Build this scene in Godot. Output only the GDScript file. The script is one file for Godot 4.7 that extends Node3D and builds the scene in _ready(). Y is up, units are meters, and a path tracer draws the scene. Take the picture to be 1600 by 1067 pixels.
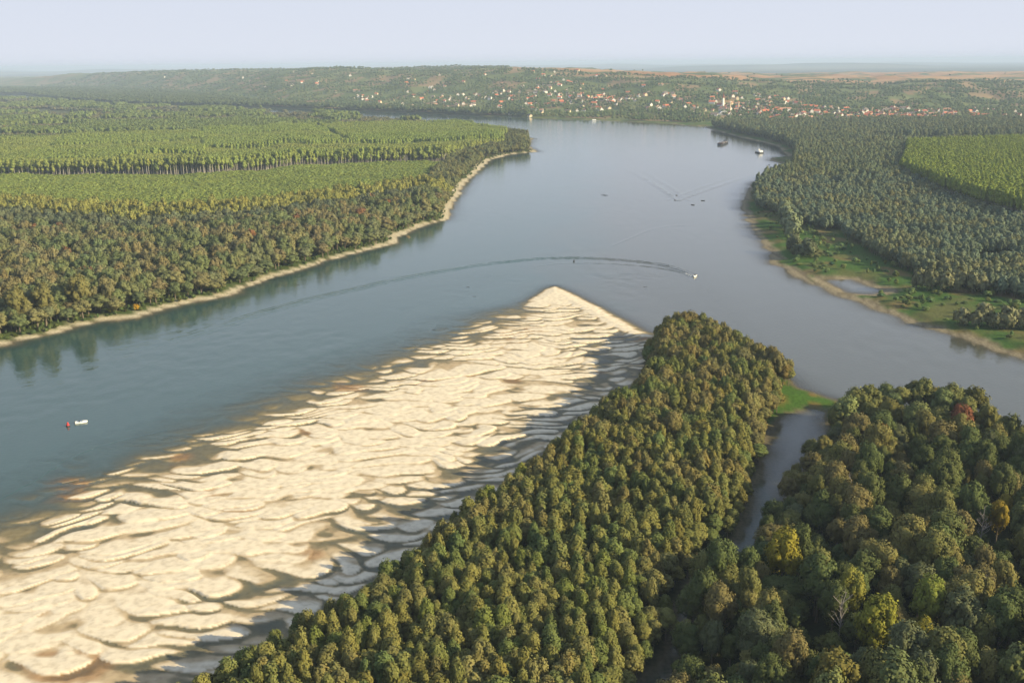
extends Node3D
# Aerial view of a river confluence: sandbar, willow point, plantations, riverside village under a low hill.

const SUN_TO := Vector3(0.86, 0.40, 0.33)
var rng := RandomNumberGenerator.new()
var na := FastNoiseLite.new()      # broad
var nb := FastNoiseLite.new()      # medium
var nc := FastNoiseLite.new()      # fine
var used := {}
var polys: Array = []
var edges: Array = []
var bins: Array = []
var PL := 0
var PR := 0
var PP := 0
var PS := 0
var PO := 0
var PB := 0
var PM := 0
var M := {}
var TREES := {}
var buckets := {}
var foot := PackedVector2Array()
var s_l := -64.0
var s_r := -64.0
var s_p := -64.0
var s_sl := -64.0
var s_land := -64.0
var bar_d := 0.0
var eye := Vector3(0, 165, 0)

# ---------------------------------------------------------------- naming
func numbered(called: String) -> String:
	var n: int = used.get(called, 0)
	used[called] = n + 1
	return called if n == 0 else "%s_%03d" % [called, n]

func tag(o: Node, label: String, category := "", group := "", kind := "") -> Node:
	if label != "": o.set_meta("label", label)
	if category != "": o.set_meta("category", category)
	if group != "": o.set_meta("group", group)
	if kind != "": o.set_meta("kind", kind)
	return o

func base(called: String, at: Vector3, turn := 0.0) -> Node3D:
	var o := Node3D.new()
	o.name = numbered(called)
	add_child(o)
	o.position = at
	o.rotation.y = turn
	return o

func part(called: String, mesh: Mesh, mat: Material, parent: Node) -> MeshInstance3D:
	var o := MeshInstance3D.new()
	o.name = called
	o.mesh = mesh
	if mat: o.material_override = mat
	parent.add_child(o, true)
	return o

func top(called: String, mesh: Mesh, mat: Material, label: String, category := "", group := "", kind := "") -> MeshInstance3D:
	var o := MeshInstance3D.new()
	o.name = numbered(called)
	o.mesh = mesh
	if mat: o.material_override = mat
	add_child(o)
	tag(o, label, category, group, kind)
	return o

# ---------------------------------------------------------------- outlines of land and water
func add_poly(pts: Array) -> int:
	var p := PackedVector2Array(pts)
	var b := {}
	var es: Array = []
	for i in p.size():
		var a := p[i]
		var c := p[(i + 1) % p.size()]
		if maxf(absf(a.x), absf(a.y)) > 13000.0 or maxf(absf(c.x), absf(c.y)) > 13000.0:
			continue
		es.append([a, c])
		var n := int(a.distance_to(c) / 50.0) + 1
		for k in n + 1:
			var q := a.lerp(c, float(k) / n)
			var cell := Vector2i(floori(q.x / 96.0), floori(q.y / 96.0))
			for dx in [-1, 0, 1]:
				for dz in [-1, 0, 1]:
					var key := cell + Vector2i(dx, dz)
					if not b.has(key): b[key] = {}
					b[key][es.size() - 1] = true
	polys.append(p)
	edges.append(es)
	bins.append(b)
	return polys.size() - 1

func psd(id: int, p: Vector2) -> float:
	var best := 4096.0
	var b: Dictionary = bins[id]
	var cell := Vector2i(floori(p.x / 96.0), floori(p.y / 96.0))
	if b.has(cell):
		var es: Array = edges[id]
		for e in b[cell]:
			var s: Array = es[e]
			best = minf(best, p.distance_squared_to(Geometry2D.get_closest_point_to_segment(p, s[0], s[1])))
	var d := sqrt(best)
	return d if Geometry2D.is_point_in_polygon(p, polys[id]) else -d

func lerp_table(x: float, xs: Array, ys: Array) -> float:
	if x <= xs[0]: return ys[0]
	for i in xs.size() - 1:
		if x < xs[i + 1]:
			return lerpf(ys[i], ys[i + 1], (x - xs[i]) / (xs[i + 1] - xs[i]))
	return ys[-1]

func foot_z(x: float) -> float:
	if x <= foot[0].x: return foot[0].y
	for i in foot.size() - 1:
		if x < foot[i + 1].x:
			return lerpf(foot[i].y, foot[i + 1].y, (x - foot[i].x) / (foot[i + 1].x - foot[i].x))
	return foot[-1].y

func hill_d(x: float, z: float) -> float:
	return (foot_z(x) - z) * 0.85

func hill_h(x: float, z: float) -> float:
	var d := hill_d(x, z)
	if d <= 0.0: return 0.0
	var w := lerp_table(x, [-6000, -2600, -1000, 0, 1500], [700, 800, 1500, 1750, 1900])
	var top_h := lerp_table(x, [-6000, -4600, -3300, -1700, -650, 0, 700, 1400, 2800, 6000], [30, 82, 112, 120, 126, 130, 104, 66, 50, 46])
	var h := top_h * smoothstep(0.0, 1.0, d / w)
	var out := d - w * 2.1
	if out > 0.0:
		h = lerpf(h, 12.0, smoothstep(0.0, 3600.0, out))
	h += (nb.get_noise_2d(x * 0.12, z * 0.12) * 20.0 + nb.get_noise_2d(x * 0.04 + 80.0, z * 0.03) * 22.0) * smoothstep(0.0, 900.0, d) * smoothstep(9000.0, 4000.0, d)
	if d > 7000.0:
		h += maxf(0.0, na.get_noise_2d(x * 0.02 + 300.0, z * 0.012)) * 150.0 * smoothstep(7000.0, 12000.0, d)
	return h

func ground(x: float, z: float) -> float:
	var r := sqrt(x * x + z * z)
	var p := Vector2(x, z)
	s_l = -64.0; s_r = -64.0; s_p = -64.0; s_sl = -64.0
	if r < 7500.0:
		var amp := 4.5 if r > 520.0 else 2.5
		p += Vector2(nb.get_noise_2d(x, z), nb.get_noise_2d(x + 900.0, z)) * amp * 1.6
		s_l = psd(PL, p)
		s_r = psd(PR, p)
		if r < 900.0:
			s_p = psd(PP, p)
			s_sl = psd(PS, p)
	else:
		s_r = 64.0
	s_land = maxf(s_l, maxf(s_r, s_p))
	if r < 900.0:
		s_land = minf(s_land, -s_sl)
		s_land = minf(s_land, -psd(PO, p))
	if s_land < 0.0:
		return maxf(-3.6, s_land * 0.13)
	var h := 0.0
	if s_land < 10.0: h = s_land * 0.1
	else: h = 1.0 + 1.3 * smoothstep(10.0, 17.0, s_land)
	h += nc.get_noise_2d(x * 0.6, z * 0.6) * 0.35 * smoothstep(2.0, 12.0, s_land)
	if z < -2500.0 and s_r > 0.0:
		h += hill_h(x, z)
	return h

# the sandbar's own relief
func hash2(a: int, b: int) -> float:
	var n := (a * 374761393 + b * 668265263) & 0x7fffffff
	n = ((n ^ (n >> 13)) * 1274126177) & 0x7fffffff
	return float((n ^ (n >> 16)) & 0xffff) / 65535.0

# tongue-shaped bars of sand, row behind row: each climbs slowly and drops steeply at a rounded front
func bars(x: float, z: float) -> Vector2:
	var u := z * 0.95 + x * 0.31 + nb.get_noise_2d(x * 0.5 + 20.0, z * 0.5) * 15.0
	var v := x * 0.95 - z * 0.31 + nb.get_noise_2d(x * 0.6 + 700.0, z * 0.6) * 15.0
	var iu := floori(u / 7.0)
	var best := 0.0
	var scour := 0.0
	for a in range(iu - 2, iu + 3):
		var shift := 9.0 * (a & 1)
		var iv := floori((v - shift) / 18.0)
		for b in range(iv - 1, iv + 2):
			var h := hash2(a, b)
			if h < 0.1: continue
			var cu := (a + 0.2 + 0.6 * hash2(a + 17, b + 5)) * 7.0
			var cv := (b + 0.2 + 0.6 * hash2(a + 31, b + 9)) * 18.0 + shift
			var w := 6.5 + 7.5 * hash2(a + 57, b + 3)
			var dv := (v - cv) / w
			var q := 1.0 - dv * dv
			if q <= 0.0: continue
			var front := cu + 5.5 * q - 2.6 + dv * 1.6
			var back := front - u
			var strong := pow(q, 0.6) * (0.35 + 0.65 * hash2(a + 71, b + 23))
			if back < 0.0 and back > -3.8:
				scour = maxf(scour, strong * smoothstep(-3.8, -1.2, back))
			if back < -0.9: continue
			var p := clampf(1.0 - back / 11.5, 0.0, 1.0)
			if back < 1.1: p *= smoothstep(-0.9, 1.1, back)
			best = maxf(best, p * strong)
	return Vector2(best, scour)

func sand_height(x: float, z: float) -> float:
	var p := Vector2(x, z)
	var w := Vector2(nb.get_noise_2d(x * 1.4 + 50.0, z * 1.4), nb.get_noise_2d(x * 1.4, z * 1.4 + 70.0)) * 8.0
	var tip := smoothstep(-672.0, -728.0, z)
	var spit := maxf(tip, smoothstep(17.0, 6.0, (84.0 - x) * 0.936 - (z + 616.0) * -0.351) * smoothstep(-585.0, -625.0, z))
	var d := psd(PB, p + w * (1.0 - 0.9 * spit))
	bar_d = d
	if d < -48.0: return -2.8
	var fd := -psd(PP, p)
	if fd < -22.0: return -2.8
	var mid := smoothstep(20.0, 52.0, d) * smoothstep(34.0, 72.0, fd)
	var e := 0.0
	if d > 0.0: e = lerpf(-0.21, -0.02, smoothstep(0.0, 30.0, d)) + 0.17 * mid
	else: e = -0.21 + maxf(d * 0.045, -2.4)
	e = lerpf(e, minf(d * 0.07, 0.6) if d > 0.0 else d * 0.2, spit)
	var amp := 0.95 * (1.0 - 0.86 * spit) * (1.0 - 0.35 * mid)
	amp *= 0.85 + 0.5 * na.get_noise_2d(x * 1.5 + 77.0, z * 1.5)
	var bar := bars(x, z)
	var carve := 0.22 + 0.55 * smoothstep(-0.25, 0.45, nb.get_noise_2d(x * 0.8 + 60.0, z * 0.8))
	e += bar.x * amp - bar.y * amp * carve * (1.0 - 0.25 * mid)
	# scour pools in hollows
	e -= maxf(0.0, nc.get_noise_2d(x * 0.3 + 31.0, z * 0.45) - 0.3) * 0.7 * (1.0 - spit) * (1.0 - 0.35 * mid)
	# lower, wetter ground under the wood's edge
	var low := smoothstep(50.0, 18.0, fd + nb.get_noise_2d(x * 0.6, z * 0.6 + 20.0) * 22.0) * (1.0 - spit)
	e -= low * (0.09 + 0.5 * maxf(0.0, nb.get_noise_2d(x * 1.1 + 210.0, z * 1.6) - 0.02))
	e += nc.get_noise_2d(x * 1.5, z * 1.5) * 0.025
	if fd < 0.0: e -= -fd * 0.12
	return e

# ---------------------------------------------------------------- materials
func noise_tex(seed_n: int, freq: float, size: int, octaves: int, ramp: Array, normal := false, bump := 4.0) -> NoiseTexture2D:
	var n := FastNoiseLite.new()
	n.seed = seed_n
	n.noise_type = FastNoiseLite.TYPE_SIMPLEX_SMOOTH
	n.frequency = freq
	n.fractal_octaves = octaves
	var t := NoiseTexture2D.new()
	t.width = size
	t.height = size
	t.seamless = true
	t.noise = n
	t.as_normal_map = normal
	t.bump_strength = bump
	if ramp.size():
		var g := Gradient.new()
		g.offsets = PackedFloat32Array([0.0, 0.5, 1.0])
		g.colors = PackedColorArray([ramp[0], ramp[1], ramp[2]])
		t.color_ramp = g
	return t

func mat(c: Color, rough := 0.9, spec := 0.3) -> StandardMaterial3D:
	var m := StandardMaterial3D.new()
	m.albedo_color = c.linear_to_srgb()
	m.roughness = rough
	m.metallic_specular = spec
	return m

func vmat(rough := 0.9, spec := 0.25) -> StandardMaterial3D:
	var m := mat(Color(1, 1, 1), rough, spec)
	m.vertex_color_use_as_albedo = true
	return m

func world_tex(m: StandardMaterial3D, metres: float, albedo: Texture2D, height: Texture2D, cm: float) -> void:
	m.uv1_triplanar = true
	m.uv1_world_triplanar = true
	m.uv1_scale = Vector3.ONE / metres
	if albedo: m.albedo_texture = albedo
	if height:
		m.heightmap_enabled = true
		m.heightmap_texture = height
		m.heightmap_scale = cm

func leaf_mat(tint: Color) -> StandardMaterial3D:
	var m := vmat(0.75, 0.2)
	m.albedo_color = Color(tint.r * 1.2, tint.g * 1.2, tint.b * 1.2).linear_to_srgb()
	m.backlight_enabled = true
	m.backlight = Color(0.25, 0.25, 0.13)
	return m

func make_materials() -> void:
	M.ground = vmat(0.95, 0.15)
	world_tex(M.ground, 23.0, noise_tex(3, 0.02, 512, 5, [Color(0.72, 0.72, 0.70), Color(0.92, 0.92, 0.9), Color(1, 1, 1)]), null, 0.0)
	M.sand = vmat(0.9, 0.2)
	world_tex(M.sand, 26.0, noise_tex(5, 0.012, 512, 6, [Color(0.84, 0.83, 0.82), Color(0.95, 0.95, 0.95), Color(1, 1, 1)]), noise_tex(6, 0.03, 512, 5, []), 1.5)
	M.water = vmat(0.045, 0.48)
	M.water.transparency = BaseMaterial3D.TRANSPARENCY_ALPHA
	world_tex(M.water, 90.0, noise_tex(8, 0.01, 1024, 5, [Color(0.93, 0.93, 0.93), Color(0.97, 0.97, 0.97), Color(1, 1, 1)]), noise_tex(9, 0.03, 1024, 5, []), 5.0)
	M.bark = mat(Color(0.16, 0.13, 0.10))
	M.pale_bark = mat(Color(0.42, 0.39, 0.33))
	M.dead_wood = mat(Color(0.22, 0.2, 0.175))
	M.leaf = leaf_mat(Color(1, 1, 1))
	M.white_paint = mat(Color(0.8, 0.8, 0.78), 0.4, 0.5)
	M.dark_paint = mat(Color(0.03, 0.033, 0.04), 0.5, 0.5)
	M.grey_paint = mat(Color(0.18, 0.19, 0.2), 0.6, 0.4)
	M.rust = mat(Color(0.09, 0.055, 0.04), 0.8, 0.3)
	M.glass = mat(Color(0.03, 0.04, 0.05), 0.1, 0.5)
	M.red_paint = mat(Color(0.5, 0.05, 0.05), 0.45, 0.5)
	M.wood = mat(Color(0.2, 0.14, 0.08))
	M.plaster = mat(Color(0.72, 0.69, 0.62))
	M.tower_tan = mat(Color(0.5, 0.4, 0.27))
	M.orange_tile = mat(Color(0.47, 0.14, 0.06))
	M.foam = mat(Color(0.7, 0.72, 0.72), 0.8, 0.3)

# ---------------------------------------------------------------- mesh helpers
func new_arrays() -> Dictionary:
	return {"v": PackedVector3Array(), "n": PackedVector3Array(), "c": PackedColorArray(), "i": PackedInt32Array()}

func commit(a: Dictionary, into: ArrayMesh = null) -> ArrayMesh:
	var m := into if into else ArrayMesh.new()
	var s := []
	s.resize(Mesh.ARRAY_MAX)
	s[Mesh.ARRAY_VERTEX] = a.v
	s[Mesh.ARRAY_NORMAL] = a.n
	if a.c.size(): s[Mesh.ARRAY_COLOR] = a.c
	s[Mesh.ARRAY_INDEX] = a.i
	m.add_surface_from_arrays(Mesh.PRIMITIVE_TRIANGLES, s)
	return m

func grid_mesh(cols: int, rows: int, v: PackedVector3Array, c: PackedColorArray, hole := Rect2(), lowest := -1e9) -> ArrayMesh:
	# rows run away from the eye, columns run to the right; normals from neighbours
	var n := PackedVector3Array()
	n.resize(v.size())
	for j in rows:
		for i in cols:
			var k := j * cols + i
			var e := v[k + 1 if i < cols - 1 else k] - v[k - 1 if i > 0 else k]
			var f := v[k + cols if j < rows - 1 else k] - v[k - cols if j > 0 else k]
			n[k] = e.cross(f).normalized()
			if n[k].y < 0.0: n[k] = -n[k]
	var idx := PackedInt32Array()
	for j in rows - 1:
		for i in cols - 1:
			var k := j * cols + i
			var p := v[k]
			var q := v[k + cols + 1]
			if p.y < lowest and q.y < lowest: continue
			if hole.size.x > 0.0 and hole.has_point(Vector2(p.x, p.z)) and hole.has_point(Vector2(q.x, q.z)): continue
			idx.append_array(PackedInt32Array([k, k + cols, k + 1, k + 1, k + cols, k + cols + 1]))
	return commit({"v": v, "n": n, "c": c, "i": idx})

func quad(a: Dictionary, p: Vector3, n: Vector3, shade: Vector3, size: float, col: Color, spin: float) -> void:
	var up := Vector3(0.13, 1.0, 0.07)
	var t := (up - n * up.dot(n)).normalized().rotated(n, spin) * size
	var b := n.cross(t).normalized() * size * 0.8
	var k: int = a.v.size()
	a.v.append_array(PackedVector3Array([p - t * 0.9 - b * 0.3, p + t * 0.2 - b, p + t, p - t * 0.1 + b]))
	a.n.append_array(PackedVector3Array([shade, shade, shade, shade]))
	a.c.append_array(PackedColorArray([col, col, col, col]))
	a.i.append_array(PackedInt32Array([k, k + 2, k + 1, k, k + 3, k + 2]))

const ICO_T := 1.618
func ball(a: Dictionary, at: Vector3, r: Vector3, col: Color) -> void:
	var t := ICO_T
	var p := [Vector3(-1, t, 0), Vector3(1, t, 0), Vector3(-1, -t, 0), Vector3(1, -t, 0), Vector3(0, -1, t), Vector3(0, 1, t), Vector3(0, -1, -t), Vector3(0, 1, -t), Vector3(t, 0, -1), Vector3(t, 0, 1), Vector3(-t, 0, -1), Vector3(-t, 0, 1)]
	var f := [0, 11, 5, 0, 5, 1, 0, 1, 7, 0, 7, 10, 0, 10, 11, 1, 5, 9, 5, 11, 4, 11, 10, 2, 10, 7, 6, 7, 1, 8, 3, 9, 4, 3, 4, 2, 3, 2, 6, 3, 6, 8, 3, 8, 9, 4, 9, 5, 2, 4, 11, 6, 2, 10, 8, 6, 7, 9, 8, 1]
	var k: int = a.v.size()
	for q in p:
		var d: Vector3 = q.normalized()
		a.v.append(at + d * r)
		a.n.append((d / r).normalized())
		a.c.append(col)
	for i in range(0, f.size(), 3):
		a.i.append_array(PackedInt32Array([k + f[i], k + f[i + 2], k + f[i + 1]]))

func tube(a: Dictionary, p: Vector3, q: Vector3, r0: float, r1: float, sides := 6) -> void:
	var d := (q - p).normalized()
	var s := d.cross(Vector3(0.9, 0.1, 0.4)).normalized()
	var t := d.cross(s)
	var k: int = a.v.size()
	for i in sides:
		var w := s * cos(TAU * i / sides) + t * sin(TAU * i / sides)
		a.v.append(p + w * r0); a.n.append(w)
		a.v.append(q + w * r1); a.n.append(w)
		if a.c.size() or a.has("col"):
			a.c.append(a.col); a.c.append(a.col)
	for i in sides:
		var o := k + 2 * i
		var e := k + 2 * ((i + 1) % sides)
		a.i.append_array(PackedInt32Array([o, o + 1, e, e, o + 1, e + 1]))

# a flat-shaded polygon, corners listed clockwise seen from its front
func face(a: Dictionary, pts: Array) -> void:
	var n: Vector3 = (pts[2] - pts[0]).cross(pts[1] - pts[0]).normalized()
	var k: int = a.v.size()
	for p in pts:
		a.v.append(p); a.n.append(n)
	for i in range(1, pts.size() - 1):
		a.i.append_array(PackedInt32Array([k, k + i, k + i + 1]))

func box(a: Dictionary, c: Vector3, s: Vector3) -> void:
	var h := s * 0.5
	for ax in 3:
		for sg in [-1.0, 1.0]:
			var n := Vector3.ZERO; n[ax] = sg
			var u := Vector3.ZERO; u[(ax + 1) % 3] = 1.0
			var w := n.cross(u)
			face(a, [c + (n - u - w) * h, c + (n - u + w) * h, c + (n + u + w) * h, c + (n + u - w) * h])

# ---------------------------------------------------------------- trees
# a crown: lobes over a main body, clad in leaf clumps; y = 0 is the crown's underside
func crown(seed_n: int, radius: float, height: float, lobes: int, leaves: int, size: float, shape: String, full := 0.74) -> ArrayMesh:
	var r := RandomNumberGenerator.new()
	r.seed = seed_n
	var a := new_arrays()
	var mid := Vector3(0, height * 0.47, 0)
	var body := Vector3(radius * 0.72, height * 0.46, radius * 0.72)
	var at: Array[Vector3] = [mid]
	var rad: Array[Vector3] = [body * 0.98]
	for i in lobes:
		var y := r.randf_range(-0.45, 0.98)
		var ang := i * 2.4 + r.randf_range(-0.5, 0.5)
		var ring := sqrt(maxf(0.0, 1.0 - y * y))
		var k := 0.72
		var lr := radius * r.randf_range(0.26, 0.46)
		if shape == "column":
			lr = radius * r.randf_range(0.3, 0.45); k = 0.66
			ring *= 1.0 - 0.35 * maxf(0.0, y)
		elif shape == "egg":
			ring *= 1.0 - 0.38 * maxf(0.0, y)
			lr = radius * r.randf_range(0.2, 0.36)
		elif shape == "broad":
			k = r.randf_range(0.62, 0.95)
			lr = radius * r.randf_range(0.18, 0.40)
		at.append(mid + Vector3(cos(ang) * ring * radius * k, y * height * 0.40, sin(ang) * ring * radius * k))
		var up := r.randf_range(0.9, 1.6) if shape != "bush" else 0.9
		rad.append(Vector3(lr, lr * up, lr))
	for i in at.size():
		ball(a, at[i], rad[i] * full, Color(0.85, 0.85, 0.85))
	var made := 0
	var tries := 0
	while made < leaves and tries < leaves * 5:
		tries += 1
		var i := r.randi_range(1, lobes) if r.randf() < 0.86 else 0
		var d := Vector3(r.randfn(), r.randfn() + 0.45, r.randfn()).normalized()
		var p := at[i] + d * rad[i] * r.randf_range(0.78, 1.26)
		var hidden := false
		for j in at.size():
			if j != i:
				var q := (p - at[j]) / rad[j]
				if q.length_squared() < 0.62: hidden = true; break
		if hidden: continue
		made += 1
		var out := ((p - mid) / body).normalized()
		var n := (d * 0.7 + out * 0.5 + Vector3(r.randfn(), r.randfn(), r.randfn()) * 0.42).normalized()
		var shade := (d * 0.8 + out * 0.35 + n * 0.55).normalized()
		var tone := r.randf_range(0.74, 1.24)
		quad(a, p, n, shade, size * r.randf_range(0.6, 1.25), Color(tone * r.randf_range(0.92, 1.1), tone, tone * r.randf_range(0.85, 1.1)), r.randf() * TAU)
	return commit(a)

func trunk_mesh(seed_n: int, bottom_r: float, height: float, limbs: int, spread: float) -> ArrayMesh:
	var r := RandomNumberGenerator.new()
	r.seed = seed_n
	var a := new_arrays()
	var lean := Vector3(r.randf_range(-0.4, 0.4), 0, r.randf_range(-0.4, 0.4))
	tube(a, Vector3(0, -0.6, 0), lean * 0.4 + Vector3(0, height * 0.5, 0), bottom_r, bottom_r * 0.7, 7)
	tube(a, lean * 0.4 + Vector3(0, height * 0.5, 0), lean + Vector3(0, height, 0), bottom_r * 0.7, bottom_r * 0.22, 7)
	for i in limbs:
		var y := height * r.randf_range(0.35, 0.75)
		var g := r.randf() * TAU
		var s := lean * (y / height) + Vector3(0, y, 0)
		tube(a, s, s + Vector3(cos(g) * spread, spread * 1.1, sin(g) * spread), bottom_r * 0.4, bottom_r * 0.1, 5)
	return commit(a)

func both(seed_n: int, lift: float, c: Array, trunk_r: float, bark: Color) -> ArrayMesh:
	# crown raised on a trunk, in one mesh of two surfaces, for the woods' mass
	var cm: ArrayMesh = crown(seed_n, c[0], c[1], c[2], c[3], c[4], c[5], 0.86)
	var s := cm.surface_get_arrays(0)
	var v: PackedVector3Array = s[Mesh.ARRAY_VERTEX]
	for i in v.size(): v[i].y += lift
	s[Mesh.ARRAY_VERTEX] = v
	var m := ArrayMesh.new()
	m.add_surface_from_arrays(Mesh.PRIMITIVE_TRIANGLES, s)
	m.surface_set_material(0, M.leaf)
	if trunk_r > 0.0:
		var a := new_arrays()
		tube(a, Vector3(0, -0.5, 0), Vector3(0, lift + c[1] * 0.4, 0), trunk_r, trunk_r * 0.6, 5)
		commit(a, m)
		m.surface_set_material(1, M.pale_bark if bark.r > 0.3 else M.bark)
	return m

func make_trees() -> void:
	# kind: [list of crown meshes, lift, list of trunks]; the sizes are those of a tree of scale 1
	TREES.willow = {"crowns": [], "trunks": [], "lift": 5.0, "mass": []}
	for i in 8:
		TREES.willow.crowns.append(crown(100 + i, 3.2, 10.5, 28, 2200, 0.31, "egg"))
		TREES.willow.mass.append(both(100 + i, 5.0, [3.2, 10.5, 28, 1400, 0.38, "egg"], 0.2, Color(0.1, 0.1, 0.1)))
	for i in 3: TREES.willow.trunks.append(trunk_mesh(200 + i, 0.24, 11.0, 3, 1.3))
	TREES.broad = {"crowns": [], "trunks": [], "lift": 5.0, "mass": []}
	for i in 8:
		TREES.broad.crowns.append(crown(300 + i, 5.2, 15.5, 38, 4000, 0.34, "broad"))
	for i in 4:
		TREES.broad.mass.append(both(300 + i, 5.0, [5.2, 15.5, 38, 2000, 0.46, "broad"], 0.35, Color(0.1, 0.1, 0.1)))
	for i in 3: TREES.broad.trunks.append(trunk_mesh(400 + i, 0.42, 15.0, 6, 2.8))
	TREES.bank = {"crowns": [], "trunks": [], "lift": 4.0, "mass": []}
	for i in 6:
		TREES.bank.crowns.append(crown(500 + i, 5.0, 14.0, 22, 1300, 0.48, "broad", 0.84))
		TREES.bank.mass.append(both(500 + i, 4.0, [5.0, 14.0, 22, 900, 0.55, "broad"], 0.35, Color(0.1, 0.1, 0.1)))
	for i in 2: TREES.bank.trunks.append(trunk_mesh(600 + i, 0.4, 14.0, 4, 2.2))
	TREES.poplar = {"mass": []}
	for i in 4: TREES.poplar.mass.append(both(700 + i, 8.0, [3.1, 15.5, 12, 340, 0.62, "column"], 0.27, Color(0.5, 0.5, 0.5)))
	TREES.edge = {"mass": []}
	for i in 4: TREES.edge.mass.append(both(710 + i, 15.0, [3.3, 15.0, 12, 380, 0.6, "column"], 0.36, Color(0.5, 0.5, 0.5)))
	TREES.young = {"mass": []}
	for i in 4: TREES.young.mass.append(both(720 + i, 2.5, [2.9, 8.5, 10, 260, 0.6, "bush"], 0.12, Color(0.5, 0.5, 0.5)))
	TREES.far = {"mass": []}
	for i in 4: TREES.far.mass.append(both(740 + i, 3.0, [5.0, 11.0, 10, 130, 1.1, "bush"], 0.0, Color(0, 0, 0)))
	TREES.osier = {"crowns": [], "mass": []}
	for i in 5:
		TREES.osier.crowns.append(crown(760 + i, 4.4, 8.0, 14, 420, 0.7, "bush"))
		TREES.osier.mass.append(both(760 + i, 2.0, [4.0, 11.5, 18, 640, 0.5, "egg"], 0.2, Color(0.1, 0.1, 0.1)))

func put(wood: String, kind: String, x: float, z: float, y: float, s: float, sy: float, col: Color) -> void:
	var n: int = TREES[kind].mass.size()
	var key := "%s|%s|%d" % [wood, kind, rng.randi() % n]
	if not buckets.has(key): buckets[key] = [[], []]
	buckets[key][0].append(Transform3D(Basis(Vector3.UP, rng.randf() * TAU).scaled(Vector3(s, sy, s)), Vector3(x, y, z)))
	buckets[key][1].append(col)

func flush_woods(about: Dictionary) -> void:
	var homes := {}
	var keys := buckets.keys()
	keys.sort()
	for key in keys:
		var w: PackedStringArray = key.split("|")
		if not homes.has(w[0]):
			homes[w[0]] = base(w[0], Vector3.ZERO)
			tag(homes[w[0]], about[w[0]], "woods", "", "stuff")
		var mm := MultiMesh.new()
		mm.transform_format = MultiMesh.TRANSFORM_3D
		mm.use_colors = true
		mm.mesh = TREES[w[1]].mass[int(w[2])]
		var where: Array = buckets[key][0]
		mm.instance_count = where.size()
		for i in where.size():
			mm.set_instance_transform(i, where[i])
			mm.set_instance_color(i, buckets[key][1][i])
		var o := MultiMeshInstance3D.new()
		o.name = "trees"
		o.multimesh = mm
		o.set_meta("kind", "stuff")
		homes[w[0]].add_child(o, true)

func seen(x: float, z: float, more := 1.0) -> bool:
	return z < -150.0 and absf(x) < -z * 0.58 * more + 70.0

func tint(c: Color, amount: float) -> Color:
	var t := 1.0 + rng.randfn() * amount
	var h := rng.randfn() * amount * 0.5
	return Color(c.r * maxf(0.4, t + h), c.g * maxf(0.4, t), c.b * maxf(0.3, t - h))

func thing_tree(called: String, kind: String, x: float, z: float, s: float, sy: float, m: Material, label: String, group := "") -> Node3D:
	var o := base(called, Vector3(x, ground(x, z), z), rng.randf() * TAU)
	var k: Dictionary = TREES[kind]
	if k.has("trunks"):
		var t := part("trunk", k.trunks[rng.randi() % k.trunks.size()], M.bark, o)
		t.scale = Vector3(s, sy, s)
	var c := part("crown", k.crowns[rng.randi() % k.crowns.size()], m, o)
	c.scale = Vector3(s, sy, s)
	c.position.y = k.get("lift", 0.0) * sy
	tag(o, label, "tree" if kind != "osier" else "bush", group)
	return o

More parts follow.
